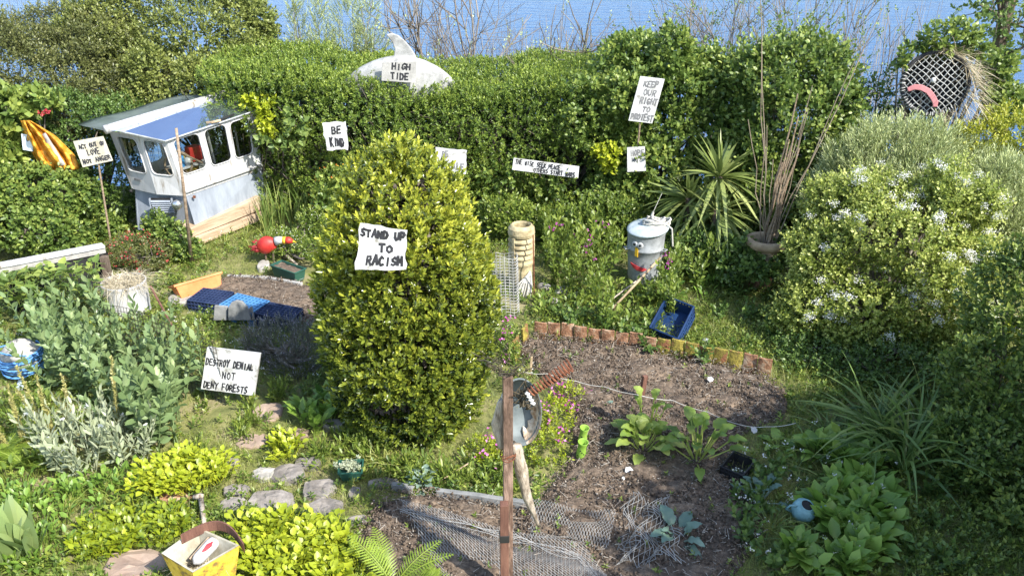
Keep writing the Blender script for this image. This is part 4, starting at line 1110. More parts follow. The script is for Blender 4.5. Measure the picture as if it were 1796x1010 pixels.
def redbird():
    t = thing('painted_hen', 'round red hen ornament with a yellow and white neck on the grass', 'ornament', G(478, 458))
    c = G(474, 462) + Vector((0, .0, .235)); n = 18; m = 16; V = []; F = []
    for i in range(n + 1):
        s = i / n; x = -.16 + .30 * s; r = .122 * math.sin(math.pi * min(.999, max(.001, s))) ** .55 * (1.0 - .25 * s); z = .03 * (s - .5)
        for k in range(m): V.append(c + Vector((x * .85, math.sin(6.283 * k / m) * r * .8, z + math.cos(6.283 * k / m) * r)))
    for i in range(n):
        for k in range(m): F.append((i * m + k, (i + 1) * m + k, (i + 1) * m + (k + 1) % m, i * m + (k + 1) % m))
    MB().add(V, F).obj('body', M['red'], t, smooth=True)
    f = Fol(); q = NP(c) + [-.12, 0, -.02]; k = 40
    f.leaves(q + RNG.normal(0, .03, (k, 3)), RNG.normal(0, .4, (k, 3)) + [-1, 0, -.3], RNG.normal(size=(k, 3)), .07, .02, RNG.uniform(0, 1, k)); f.obj('tail', LM['redflower'], t)
    MB().tube([c + Vector((.1, -.01, .05)), c + Vector((.16, -.01, .065)), c + Vector((.2, -.01, .06))], [.055, .045, .04], 12).obj('neck_ruff', M['china'], t, smooth=True)
    MB().tube([c + Vector((.185, -.01, .062)), c + Vector((.225, -.01, .062))], [.046, .04], 12).obj('collar', M['yellowpaint'], t, smooth=True)
    MB().tube([c + Vector((.22, -.01, .062)), c + Vector((.26, -.01, .06)), c + Vector((.30, -.01, .05))], [.042, .042, .02], 12).obj('head', M['red'], t, smooth=True)
    MB().tube([c + Vector((.30, -.01, .05)), c + Vector((.34, -.01, .035))], [.014, .003], 8).obj('beak', M['yellowpaint'], t)
    for dx in (-.04, .05): MB().tube([c + Vector((dx, 0, -.08)), c + Vector((dx, -.01, -.24))], .012, 6).obj('leg', M['bark'], t)
redbird()
tag(MB().tube([G(496, 453) + Vector((0, 0, .1)), G(509, 462) + Vector((0, 0, .06)), G(522, 468) + Vector((0, 0, .03))], [.022, .018, .014], 7).obj('driftwood_stick', M['drift'], smooth=True), 'pale bleached branch lying beside the red hen', 'branch')

def ropepot():
    p = G(34, 682); t = thing('rope_float', 'round float wound with blue rope and pale cloth on a post', 'float', p); c = Q(38, 628, 6.7)
    MB().lathe([(0, -.17), (.09, -.15), (.15, -.08), (.172, 0), (.15, .09), (.09, .155), (0, .175)], c, 28).obj('ball', M['signgrey'], t, smooth=True)
    f = Fol()
    for k in range(13):
        tx, ty = RNG.normal(0, .18), RNG.normal(0, .18); z = -.1 + .015 * k; rr = math.sqrt(max(.001, .18 ** 2 - z * z)) + .006
        pts = [c + Vector((rr * math.cos(a), rr * math.sin(a), z + tx * rr * math.cos(a) + ty * rr * math.sin(a))) for a in [6.283 * i / 22 for i in range(23)]]
        f.path(pts, .0085, .0085, .5, 5)
    f.obj('rope_winding', M['bluerope'], t)
    V = []; F = []
    for i in range(17):
        for j in range(9):
            a = -1.9 + 2.4 * i / 16; b = .35 + 1.15 * j / 8; r = .188 + .012 * math.sin(i * 1.7 + j * 1.1)
            V.append(c + Vector((r * math.cos(a) * math.cos(b), r * math.sin(a) * math.cos(b), r * math.sin(b))))
    for i in range(16):
        for j in range(8): F.append((i * 9 + j, (i + 1) * 9 + j, (i + 1) * 9 + j + 1, i * 9 + j + 1))
    MB().add(V, F).obj('cloth_cap', M['signgrey'], t, smooth=True, solid=.006)
    MB().tube([p, Vector((c.x, c.y, c.z - .12))], .03, 8).obj('post', M['paleblue'], t)
ropepot()
def fence():
    a, b, c2 = G(215, 690), G(392, 740), G(375, 660)
    pts = [G(205, 640), G(300, 668), G(395, 712)]
    def fn(s, t):
        s = min(max(s, 0), 1); q = pts[0].lerp(pts[1], s * 2) if s < .5 else pts[1].lerp(pts[2], s * 2 - 1)
        return q + Vector((0, .0, .62 * t)) + Vector((0, .02 * math.sin(s * 9), .02 * math.sin(s * 5)))
    wirenet('wire_fence', 'low rusty dark wire mesh fence in front of the bean plants', 'fence', fn, 34, 13, .0028, 'darkwire')
fence()

# ------------------------------------------------------------------ yellow planter in front
def planter():
    y0 = 4.35
    A, B, C, D = G(283, 970, .34), G(338, 1004, .34), G(420, 956, .34), G(347, 924, .34)     # top rim corners
    cen = (A + B + C + D) / 4; t = thing('wedge_planter', 'yellow painted wooden wedge planter under a rusty iron band', 'planter', (cen.x, cen.y, 0))
    bot = [cen + (p - cen) * .68 + Vector((0, 0, -.34)) for p in (A, B, C, D)]; top = [A, B, C, D]
    def inset(ps, k): c = sum(ps, Vector()) / 4; return [p + (c - p) * k for p in ps]
    it = inset(top, .09); ib = [p + Vector((0, 0, .12)) for p in inset(bot, .16)]
    mb = MB(); V = bot + top + it + ib
    F = [(3, 2, 1, 0)] + [(i, (i + 1) % 4, 4 + (i + 1) % 4, 4 + i) for i in range(4)]
    mb.add(V[:8], F); mb.obj('shell', M['yellow'], t)
    mb = MB(); mb.add([p + Vector((0, 0, .003)) for p in top] + [p + Vector((0, 0, .003)) for p in it] + ib, [(i, (i + 1) % 4, 4 + (i + 1) % 4, 4 + i) for i in range(4)] + [(4 + i, 4 + (i + 1) % 4, 8 + (i + 1) % 4, 8 + i) for i in range(4)] + [(8, 9, 10, 11)])
    mb.obj('lining', M['signcream'], t)
    # iron band arching over the back corner
    pts = []; e0, e1 = G(318, 946, .36), G(428, 962, .34)
    V = []; F = []; n = 18
    for i in range(n + 1):
        s = i / n; p = e0.lerp(e1, s) + Vector((0, .24, .02)) * math.sin(math.pi * s) * .62
        V += [p + Vector((0, 0, -.035)), p + Vector((0, 0, .035)), p + Vector((0, .012, .035)), p + Vector((0, .012, -.035))]
    for i in range(n):
        for k in range(4): F.append((i * 4 + k, i * 4 + (k + 1) % 4, i * 4 + 4 + (k + 1) % 4, i * 4 + 4 + k))
    F += [(3, 2, 1, 0), (n * 4, n * 4 + 1, n * 4 + 2, n * 4 + 3)]
    MB().add(V, F).obj('iron_band', M['redwood'], t)
    b = thing('plastic_bottle', 'white plastic bottle with a red mark lying in the yellow planter', 'bottle', cen + Vector((0, 0, -.14)))
    p0, p1 = G(344, 984, .27), G(377, 948, .31); d = (p1 - p0).normalized()
    bo = MB().tube([p0 - d * .02, p0, p0 + d * .02, p1 - d * .03, p1, p1 + d * .012], [.005, .03, .038, .042, .036, .005], 14).obj('body', M['china'], b, smooth=True)
    mid = p0.lerp(p1, .62) + Vector((.012, -.022, .034)); s = d.cross(Vector((0, -.5, 1))).normalized()
    MB().prism([mid - d * .045 - s * .006, mid + d * .01 - s * .016, mid + d * .045 + s * .002, mid + d * .015 + s * .018, mid - d * .03 + s * .010], Vector((0, -.004, .006))).obj('red_mark', M['redpaint'], b)
    st = MB(); 
    for q in ((.15, .2), (-.1, .3)): pass
    tag(MB().tube([G(333, 980, .26), G(366, 942, .32)], .009, 6).obj('garden_stick', M['wood']), 'thin stick lying beside the bottle in the planter', 'stick')
    f = Fol(); n = 150; a = RNG.uniform(0, 6.28, n); base = NP(cen + Vector((-.02, .02, -.18))) + np.stack([np.cos(a) * .11, np.sin(a) * .11, np.zeros(n)], 1) * RNG.random((n, 1))
    f.blades(base, RNG.normal(0, .5, (n, 3)) + [0, 0, .8], RNG.uniform(.08, .2, n), .006, .9, RNG.uniform(0, .9, n), seg=3)
    tag(f.obj('dry_leaves', M['straw']), 'dead brown leaves and stalks inside the yellow planter', 'leaves', kind='stuff')
planter()
def tool():
    p, q = G(360, 930, .08), G(352, 872, .10)
    t = thing('garden_hoe', 'bleached wooden tool shaft with a T head behind the planter', 'tool', p)
    MB().tube([p, q], [.014, .019], 8).obj('shaft', M['drift'], t, smooth=True)
    MB().tube([q + Vector((-.05, .0, .005)), q + Vector((0, 0, .01)), q + Vector((.02, .0, .008))], [.016, .024, .018], 8).obj('head', M['drift'], t, smooth=True)
tool()
def succulent_pot():
    p = G(617, 836); t = thing('plant_pot', 'low square green pot of pale succulents on the grass', 'plant pot', p)
    V = []; a, b = .07, .1
    for s, z in ((a, 0), (b, .09), (b * 1.06, .09), (b * 1.06, .1), (b * .92, .1), (b * .85, .06)):
        V += [p + Vector((math.cos(q) * s * 1.3, math.sin(q) * s * 1.1, z)) for q in (-2.2, -.75, .9, 2.45)]
    F = [(3, 2, 1, 0)] + [(k * 4 + i, k * 4 + (i + 1) % 4, k * 4 + 4 + (i + 1) % 4, k * 4 + 4 + i) for k in range(5) for i in range(4)] + [(20, 21, 22, 23)]
    MB().add(V, F).obj('pot', M['greenplastic'], t)
    f = Fol(); n = 50; b = NP(p) + np.stack([RNG.normal(0, .04, n), RNG.normal(0, .035, n), np.full(n, .085)], 1)
    f.shoots(b, np.stack([RNG.normal(0, .4, n), RNG.normal(0, .4, n), np.ones(n)], 1), .03, 7, .03, .016, .7, .3, kind='oval'); f.obj('succulents', LM['campion'], t)
succulent_pot()

# ------------------------------------------------------------------ scarecrow post: stake, pan, spring, wires, driftwood
def scarecrow():
    b = G(888, 1045); top = Q(895, 658, b.y + .0)
    t = thing('wooden_post', 'rust stained square post with a red sleeve and black tape', 'post', b)
    b2 = Vector((b.x, b.y, 0)); h = top.z
    MB().box((b.x + .012, b.y, h / 2), (.055, .05, h), Matrix.Rotation(.1, 3, 'Z')).obj('shaft', M['rustwood'], t, bevel=.004)
    zs = Q(890, 872, b.y).z
    MB().box((b.x - .010, b.y - .052, zs / 2), (.05, .05, zs), Matrix.Rotation(.05, 3, 'Z')).obj('sleeve', M['redwood'], t, bevel=.003)
    zt = Q(888, 930, b.y).z
    MB().box((b.x - .010, b.y - .052, zt), (.058, .058, .052), Matrix.Rotation(.05, 3, 'Z')).obj('tape', M['black'], t, bevel=.004)
    # oval enamel pan hung behind the post
    yb = b.y + .12; c = Q(912, 722, yb); pt = thing('enamel_pan', 'chipped pale blue enamel oval pan hung on the post', 'pan', c); n = Vector((.15, -1, .35)).normalized()
    u = Vector((1, .15, 0)).normalized(); w = n.cross(u); w = w if w.z > 0 else -w; V = []; F = []
    rr = [(1.0, .0), (1.03, .012), (1.0, .02), (.93, -.01), (.87, -.075), (.75, -.105), (.4, -.11), (.02, -.11)]
    for s, d in rr:
        for k in range(36):
            a = 6.283 * k / 36; V.append(c + u * math.cos(a) * .122 * s + w * math.sin(a) * .195 * s + n * d)
    for i in range(len(rr) - 1):
        for k in range(36): F.append((i * 36 + k, i * 36 + (k + 1) % 36, (i + 1) * 36 + (k + 1) % 36, (i + 1) * 36 + k))
    MB().add(V, F).obj('bowl', M['enamel'], pt, smooth=True)
    ch = MB(); V = []; F = []
    for i in range(15):
        a = -1.35 + 2.15 * i / 14
        for s, d in ((.99, .022), (.86, -.06), (.70 - .1 * math.sin(i * 1.9), -.098)): V.append(c + u * math.cos(a) * .122 * s + w * math.sin(a) * .195 * s + n * (d + .003))
    for i in range(14):
        for j in range(2): F.append((i * 3 + j, (i + 1) * 3 + j, (i + 1) * 3 + j + 1, i * 3 + j + 1))
    MB().add(V, F).obj('chipped_patch', M['rustring'], pt)
    # dark tangle and big rusty spring
    sp = thing('coil_spring', 'rusty coil spring sticking out of the post', 'spring', c)
    a0, a1 = Q(930, 688, b.y - .02), Q(1000, 640, b.y + .02); d = (a1 - a0); dn = d.normalized(); U = dn.orthogonal().normalized(); Wv = dn.cross(U); pts = []
    turns = 13
    for i in range(turns * 14 + 1):
        s = i / (turns * 14); r = .024 + .013 * s; pts.append(a0 + d * s + (U * math.cos(6.283 * s * turns) + Wv * math.sin(6.283 * s * turns)) * r)
    MB().tube(pts, .0055, 5).obj('coil', M['rust'], sp)
    f = Fol(); q = Q(921, 700, b.y + .02)
    for k in range(8):
        o = NP(q) + RNG.normal(0, .03, 3); f.path([o + RNG.normal(0, .035, 3) for _ in range(6)], .0045, .004, .5, 4)
    f.obj('wire_tangle', M['darkwire'], sp)
    tb = MB()
    for k in range(4): tb.box(Q(925 + k * 3.2, 690 + k * 5.5, b.y - .05), (.026, .012, .014), Matrix.Rotation(.6, 3, 'Y'))
    tb.obj('white_block', M['china'], sp)
    f = Fol()
    for k in range(12):
        o = NP(Q(893 + RNG.uniform(-6, 6), 662, b.y)); dr = unit(np.array([RNG.normal(0, .7) - .2, RNG.normal(0, .3), .8])); pts = []
        L = RNG.uniform(.12, .28)
        for i in range(16): pts.append(o + dr * L * i / 15 + np.array([.018 * math.sin(i * 1.4 + k), .01 * math.cos(i * 1.1 + k), .006 * math.sin(i * 2.1)]))
        f.path(pts, .0034, .0028, .5, 4)
    tag(f.obj('crimped_wires', M['darkwire']), 'crimped rusty wires springing from the post top like hair', 'wire')
    f = Fol()
    for k in range(4):
        a = RNG.uniform(0, 6.28); pts = [Vector((b.x + .012, b.y, Q(890, 800, b.y).z + .008 * k)) + Vector((math.cos(a + .45 * i) * .046, math.sin(a + .45 * i) * .046, .01 * math.sin(i))) for i in range(15)]
        f.path(pts, .0025, .0025, .5, 4)
    tag(f.obj('binding_wire', M['rust']), 'rusty wire bound round the square post', 'wire')
    # driftwood limbs
    def limb(label, pxs, ys, rs, seed):
        rnd = random.Random(seed); P = [Q(u, v, y) for (u, v), y in zip(pxs, ys)]; V = []; F = []; n = len(P); m = 11
        fine = []; R = []
        for i in range(n - 1):
            for k in range(6): fine.append(P[i].lerp(P[i + 1], k / 6)); R.append(rs[i] + (rs[i + 1] - rs[i]) * k / 6)
        fine.append(P[-1]); R.append(rs[-1]); ph = [rnd.uniform(0, 6) for _ in range(4)]
        for i, p in enumerate(fine):
            for k in range(m):
                a = 6.283 * k / m; r = R[i] * (1 + .22 * math.sin(3 * a + ph[0] + i * .1) + .14 * math.sin(5 * a + ph[1]) + .10 * math.sin(i * 1.1 + k * 2))
                V.append(p + Vector((math.cos(a) * r, math.sin(a) * r, rnd.uniform(-.006, .006))))
        for i in range(len(fine) - 1):
            for k in range(m): F.append((i * m + k, i * m + (k + 1) % m, (i + 1) * m + (k + 1) % m, (i + 1) * m + k))
        F += [tuple(range(m - 1, -1, -1)), tuple(range((len(fine) - 1) * m, len(fine) * m))]
        tag(MB().add(V, F).obj('driftwood', M['drift'], smooth=True), label, 'driftwood', 'driftwood limbs on the post')
    limb('long twisted driftwood limb hanging from the post to the net', [(903, 778), (912, 815), (924, 868), (945, 922)], [b.y + .03, b.y + .05, b.y + .09, b.y + .14], [.03, .034, .026, .008], 3)
    limb('short dark driftwood limb behind the upper post', [(878, 700), (872, 740), (884, 785)], [b.y + .07, b.y + .08, b.y + .07], [.012, .03, .028], 9)
    return b
pb = scarecrow()

# ------------------------------------------------------------------ soil bed: brick edging, twine, nets and small finds
def tiles():
    pts = [(905, 612), (936, 590)]; line = [(936, 590), (1130, 616), (1240, 637), (1330, 656), (1352, 660)]
    P = [G(u, v) for u, v in line]
    def along(s):
        L = [0]; 
        for a, b in zip(P, P[1:]): L.append(L[-1] + (b - a).length)
        x = s * L[-1]
        for i in range(len(P) - 1):
            if x <= L[i + 1] or i == len(P) - 2:
                f = (x - L[i]) / (L[i + 1] - L[i]); return P[i].lerp(P[i + 1], f), (P[i + 1] - P[i]).normalized()
    n = 17
    def tile(c, d, wd, m, lab, hz, tl, grp):
        V = []; F = []; s = Vector((-d.y, d.x, 0)); k = 7
        for z in (-.05, hz):
            for j in range(k):
                q = -1 + 2 * j / (k - 1); a = q * .8
                p = c + d * (q * wd / 2) + s * (.035 * (1 - math.cos(a)) * .9 + tl * max(z, 0)); V.append(p + Vector((0, 0, z)))
            for j in range(k - 1, -1, -1):
                q = -1 + 2 * j / (k - 1); a = q * .8
                p = c + d * (q * wd / 2 * .9) + s * (.035 * (1 - math.cos(a)) * .9 + .022 + tl * max(z, 0)); V.append(p + Vector((0, 0, z)))
        N = 2 * k
        for j in range(N): F.append((j, (j + 1) % N, N + (j + 1) % N, N + j))
        F += [tuple(range(N - 1, -1, -1)), tuple(range(N, 2 * N))]
        tag(MB().add(V, F).obj('edging_tile', M[m], smooth=False, bevel=.003), lab, 'edging tile', grp)
    tot = sum((b - a).length for a, b in zip(P, P[1:]))
    for i in range(n):
        c, d = along((i + .5) / n); moss = i in (9, 10, 11, 12, 13, 14)
        tile(c, d, tot / n * .95, 'mosstile' if moss else 'terracotta',
             'moss covered terracotta edging tile in the row behind the soil' if moss else 'bare terracotta edging tile in the row behind the soil',
             .165 + RNG.uniform(-.012, .012), RNG.uniform(-.08, .14), 'mossy edging tiles' if moss else 'bare edging tiles')
    a, b = G(900, 640), G(934, 592); d = (b - a).normalized()
    for i in range(2): tile(a.lerp(b, .3 + .45 * i), d, .15, 'mosstile', ('mossy tile at the near turn of the edging, by the pan', 'mossy corner tile where the edging turns')[i], .19, .1, None)
tiles()
def twine():
    P = [(918, 652), (960, 655), (1010, 668), (1060, 678), (1118, 692), (1180, 702), (1240, 722), (1300, 745), (1345, 748), (1395, 742)]
    f = Fol(); pts = [G(u, v, .12 + .02 * math.sin(i * 2.)) for i, (u, v) in enumerate(P)]; fine = []
    for a, b in zip(pts, pts[1:]): fine += [a.lerp(b, k / 4) - Vector((0, 0, .012 * math.sin(3.14 * k / 4))) for k in range(4)]
    f.path(fine + [pts[-1]], .0032, .0032, .5, 5); tag(f.obj('garden_twine', M['rope']), 'pale twine stretched low across the soil bed', 'twine')
twine()
tag(MB().box(G(1121, 708) + Vector((.02, 0, .13)), (.045, .03, .30), Matrix.Rotation(.09, 3, 'Y') @ Matrix.Rotation(.5, 3, 'Z')).obj('garden_stake', M['redwood'], bevel=.003), 'short red brown stake holding the twine in the soil', 'stake')
tag(MB().box(G(931, 660) + Vector((0, 0, .1)), (.02, .02, .22), Matrix.Rotation(.05, 3, 'Y')).obj('garden_stake', M['urnclay'], bevel=.003), 'thin pale peg at the end of the twine near the spring', 'stake')
def hem(pxs, z):
    def fn(f):
        P = [G(u, v, z) for u, v in pxs]; fine = []
        for a, b in zip(P, P[1:]): fine += [a.lerp(b, i / 10) for i in range(10)]
        for k in range(4):
            o = RNG.normal(0, .012, 3); f.path([NP(p) + o + [.006 * math.sin(i * 1.7 + k), .01 * math.sin(i * .9 + k), .008 * math.sin(i * 1.2 + 2 * k)] for i, p in enumerate(fine)], .0018, .0018, .5, 3)
    return fn
def softnet(quad, z, fold):
    c = [G(u, v) for u, v in quad]
    def fn(s, t):
        s = min(max(s, -.02), 1.02); p = c[0].lerp(c[1], s).lerp(c[3].lerp(c[2], s), t)
        return p + Vector((0, 0, z + .022 * math.sin(s * 7 + t * 4) + .018 * math.sin(t * 9 - s * 5) + fold * math.exp(-((t - .02) / .05) ** 2)))
    return fn
wirenet('plant_net', 'white plastic net spread over the soil, at the front of the post', 'net', softnet([(702, 893), (1015, 975), (1100, 1070), (800, 1070)], .075, .02), 48, 27, .0014, 'net', diamond=True, extra=hem([(702, 893), (860, 930), (1015, 975), (1100, 1070)], .095))
wirenet('plant_net', 'pale plastic net lying behind the driftwood foot', 'net', softnet([(935, 892), (1076, 916), (1062, 970), (930, 955)], .07, .02), 26, 13, .0014, 'net', diamond=True)
def chick(s, t):
    c = [G(u, v) for u, v in ((1102, 890), (1172, 892), (1185, 1000), (1085, 1010))]; p = c[0].lerp(c[1], s).lerp(c[3].lerp(c[2], s), t)
    return p + Vector((.03 * math.sin(t * 17 + s * 3), .03 * math.sin(s * 13 + t * 5), .09 + .04 * math.sin(s * 9 + t * 7)))
wirenet('chicken_wire', 'crumpled chicken wire on the soil beside the blue green kale', 'wire mesh', chick, 11, 18, .0022, 'wire', diamond=True)
def clog():
    t = thing('rubber_clogs', 'lime green rubber clogs with holes stacked on end in the soil', 'clogs', G(1018, 806))
    for i, (c, h, r, m) in enumerate(((G(1017, 806), .185, .037, 'limegreen'), (G(1020, 790) + Vector((.0, .05, 0)), .20, .034, 'limegreen'))):
        prof = [(.4, 0), (.75, .06), (.98, .25), (1, .45), (.9, .7), (.95, .85), (1.12, .97), (1.1, 1.0), (.95, .97), (.8, .6), (0, .5)]
        o = MB().lathe([(r * a, h * b) for a, b in prof], c, 20, Matrix.Rotation(.10, 3, 'Y') @ Matrix.Rotation(.1, 3, 'X')).obj('clog', M[m], t, smooth=True)
        for k in range(7):
            a = -2.4 + .42 * k; z = h * (.35 + .35 * ((k * 3) % 4) / 4); d = Vector((math.cos(a), math.sin(a), 0)); Rm = d.to_track_quat('Z', 'Y').to_matrix()
            MB().lathe([(.0055, -.003), (.0055, .002), (0, .002)], c + d * r * .97 + Vector((z * .1, -z * .1, z)), 8, Rm).obj('dark_disc', M['black'], o)  # small black disc in place of the shade within the rubber
clog()
def teapot():
    p = G(1402, 912) + Vector((0, 0, .05)); t = thing('enamel_teapot', 'lidless pale blue enamel teapot lying in the leaves', 'teapot', p); R = Matrix.Rotation(.35, 3, 'X') @ Matrix.Rotation(.15, 3, 'Y')
    MB().lathe([(0, 0), (.06, 0), (.07, .01), (.085, .05), (.08, .09), (.06, .115), (.047, .122), (.047, .13), (.04, .128), (.042, .118), (.07, .08), (.06, .03), (0, .02)], p, 28, R).obj('body', M['teal'], t, smooth=True)
    MB().tube([p + R @ Vector((.07, 0, .055)), p + R @ Vector((.105, 0, .08)), p + R @ Vector((.115, 0, .115)), p + R @ Vector((.135, 0, .13))], [.026, .018, .014, .013], 10).obj('spout', M['teal'], t, smooth=True)
    MB().tube([p + R @ Vector((-.06, 0, .105)), p + R @ Vector((-.115, 0, .105)), p + R @ Vector((-.125, 0, .06)), p + R @ Vector((-.08, 0, .03))], .008, 8).obj('handle', M['teal'], t, smooth=True)
    MB().lathe([(0, .119), (.042, .1205)], p, 20, R).obj('dark_mouth_disc', M['black'], t)  # black disc closes the mouth, painting the dark inside of the pot
teapot()
def tray():
    p = [G(1262, 838), G(1300, 856), G(1322, 826), G(1285, 812)]; c = sum(p, Vector()) / 4
    ux, uy = ((p[1] - p[0]) + (p[2] - p[3])) / 4, ((p[3] - p[0]) + (p[2] - p[1])) / 4
    crate('black plastic seed tray at the edge of the soil', (c.x, c.y, 0.02), ux, uy, .09, 'blackplastic', name='seed_tray', nx=6, ny=4, th=.004)
tray()
def bluecrate():
    p = [G(1140, 585, .1), G(1186, 608, .1), G(1228, 560, .1), G(1170, 540, .1)]; c = G(1182, 590)
    ux, uy = ((p[1] - p[0]) + (p[2] - p[3])) / 4, ((p[3] - p[0]) + (p[2] - p[1])) / 4
    d = ux.normalized()
    crate('blue open crate tilted on the shady grass, shade darkened into its colour', (c.x, c.y + .08, .06), ux * .92, uy * .8, .13, 'shadedblue', tilt=Matrix.Rotation(math.radians(15), 3, d))
bluecrate()
tag(MB().lathe([(0, -.035), (.03, -.028), (.042, 0), (.03, .028), (0, .035)], G(1237, 606) + Vector((0, 0, .04)), 16).obj('glass_float', M['zinc'], smooth=True), 'small grey ball in the grass near the blue crate', 'float')
def shard(label, u, v, s, seed):
    rnd = random.Random(seed); c = G(u, v, .06); P = [c + Vector((math.cos(a) * s * rnd.uniform(.6, 1.2), math.sin(a) * s * .6, math.sin(a) * s * .6 + .02)) for a in (0, 1.1, 2.3, 3.4, 4.6, 5.5)]
    tag(MB().prism(P, Vector((0, .006, -.008))).obj('china_shard', M['china']), label, 'shard')
shard('white broken china shard on the open soil', 1101, 828, .035, 2); shard('small pale china chip on the soil below the shard', 1093, 842, .016, 4)
shard('pale china chip in the far soil by the twine', 1245, 668, .03, 6); shard('white chip at the corner of the soil by the leafy patch', 1322, 757, .035, 7)
for k, (a, b, r, lb, m) in enumerate((((1010, 548), (1033, 506), .014, 'short pink wooden stick leaning in the weeds before the dustbin', 'urnclay'), ((1060, 560), (1158, 452), .013, 'long pale stick slanting in front of the dustbin', 'urnclay'),
                                     ((1035, 556), (1120, 490), .009, 'thin grey stick lying low under the long slanting one', 'drift'))):
    p, q = G(*a), Q(b[0], b[1], G(*a).y + .45); tag(MB().tube([p + Vector((0, 0, .03)), p.lerp(q, .5) + Vector((0, 0, .01)), q], r, 7).obj('wooden_stick', M[m], smooth=True), lb, 'stick')
tag(MB().tube([G(765, 847, .03), G(822, 812, .10)], .006, 6).obj('label_stick', M['urnclay']), 'short pale stick slanting beside the sage plant', 'stick')
for k, (u, v, s) in enumerate(((955, 508, .09), (988, 515, .1), (972, 532, .07), (1010, 520, .06))):
    p = G(u, v); r = random.Random(k); mb = MB(); mb.lathe([(0, -.02), (s, 0), (s * .95, s * .5), (s * .5, s * .85), (0, s * .9)], p, 9, Matrix.Rotation(r.uniform(0, 3), 3, 'Z'), sq=(1.2, .8))
    tag(mb.obj('rock', M['palestone'], smooth=True, sub=1), ['pale rock next to the frayed rope', 'largest pale rock among the weeds right of the chimney pot', 'low rock nearest the camera in the rockery', 'smallest rock at the end of the rockery'][k], 'rock', 'rocks by the chimney pot')
# ------------------------------------------------------------------ plants
def ell_samples(clumps, dens, lo=.72, lump=.12, zmin=.0, ls=5.0, culled=True):
    P = []; N = []; K = []
    for i, (c, r) in enumerate(clumps):
        c = NP(c); r = np.array(r, float); p_ = 1.6
        area = 12.57 * (((r[0] * r[1]) ** p_ + (r[0] * r[2]) ** p_ + (r[1] * r[2]) ** p_) / 3) ** (1 / p_)
        n = max(3, int(area * dens)); d = unit(RNG.normal(size=(n, 3)))
        f = (lo + (1 - lo) * RNG.random(n) ** .6)
        q = c + d * r; f = f * (1 + lump * noise(q, ls) + .5 * lump * noise(q + 3, ls * 2.7))
        q = c + d * r * f[:, None]; nn = unit(d / r)
        k = q[:, 2] > zmin
        for j, (c2, r2) in enumerate(clumps):
            if j != i: k &= (((q - NP(c2)) / np.array(r2)) ** 2).sum(1) > .62
        if culled: k &= ~((nn[:, 1] > .45) & (RNG.random(n) < .75))       # thinner on the far side
        P.append(q[k]); N.append(nn[k]); K.append(f[k])
    return np.concatenate(P), np.concatenate(N), np.concatenate(K)
def trunkset(clumps, base, m, parent, r0=.035, n=5, name='trunk'):
    f = Fol(); base = NP(base)
    for c, r in clumps:
        for k in range(n):
            tip = NP(c) + unit(RNG.normal(size=3)) * np.array(r) * .75; mid = base * .45 + NP(c) * .55 + RNG.normal(0, .05, 3)
            b = base + RNG.normal(0, .04, 3) * [1, 1, 0]
            f.path([b, b * .6 + mid * .4 + RNG.normal(0, .03, 3), mid, (mid + tip) / 2 + RNG.normal(0, .04, 3), tip], r0 * RNG.uniform(.5, 1), .004, RNG.uniform(.1, .7), 5)
    return f.obj(name, m, parent)
def bush(name, label, cat, clumps, leaf, dens=260, L=(.10, .2), m=9, ll=.05, lw=.026, tint=.42, tip=.35, up=.45, lump=.14, lo=.7, kind='kite', group=None, a0=75, a1=30, stem=0,
         flowers=None, base=None, trunk=True, jit=.35, tvar=.1, zmin=0.02, droop=.12, lumps=0):
    big = clumps; clumps = lumpy(clumps, lumps) if lumps else clumps
    c0 = clumps[0][0]; b = base or Vector((c0[0], c0[1], 0)); t = thing(name, label, cat, b, group)
    P, N, K = ell_samples(clumps, dens, lo, lump, zmin); n = len(P)
    D = unit(N * .8 + [0, 0, up] + RNG.normal(0, jit, (n, 3))); Ln = RNG.uniform(L[0], L[1], n)
    f = Fol(); tt = tint + tvar * RNG.normal(size=n) + .10 * noise(P, 2.2)
    f.shoots(P - D * Ln[:, None] * .6, D, Ln, m, ll, lw, tint=tt, tip=tip, a0=a0, a1=a1, kind=kind, stem=stem, droop=droop)
    f.obj('crown', LM[leaf], t)
    if trunk: trunkset(big, b, M['twig'], t)
    if flowers:
        fm, nf, sz, npet = flowers; i = RNG.choice(n, min(nf, n), replace=False); i = i[(N[i, 2] > -.1) | (N[i, 1] < -.3)]
        g = Fol(); c = P[i] + D[i] * (Ln[i] * .5)[:, None]
        for k in range(npet):
            q = c + RNG.normal(0, max(sz * .9, .026), c.shape) * [1, 1, .7]; g.leaves(q, RNG.normal(size=c.shape), N[i] + RNG.normal(0, .4, c.shape), sz, sz * .8, RNG.uniform(0, 1, len(c)))
        g.obj('blossom', LM[fm], t)
    return t
def lumpy(cl, k, s=.34):
    out = list(cl)
    for c, r in cl:
        for _ in range(k):
            d = unit(RNG.normal(size=3) * [1, .8, .8] + [0, -.35, .35]); m = s * (r[0] + r[2]) / 2 * RNG.uniform(.6, 1.15)
            q = NP(c) + d * np.array(r) * RNG.uniform(.85, 1.05)
            if q[2] > m * .6: out.append((tuple(q), (m * RNG.uniform(.8, 1.4), m, m * RNG.uniform(.8, 1.3))))
    return out
def E(u, v, y, ru, rv, ry):
    """a clump of foliage: photo centre and half sizes in px at distance y, and its half depth in metres"""
    c = Q(u, v, y); k = (y * CP + (CAMZ - c.z) * SP) / FPX
    return ((c.x, c.y, c.z), (ru * k, ry, rv * k * 1.06))

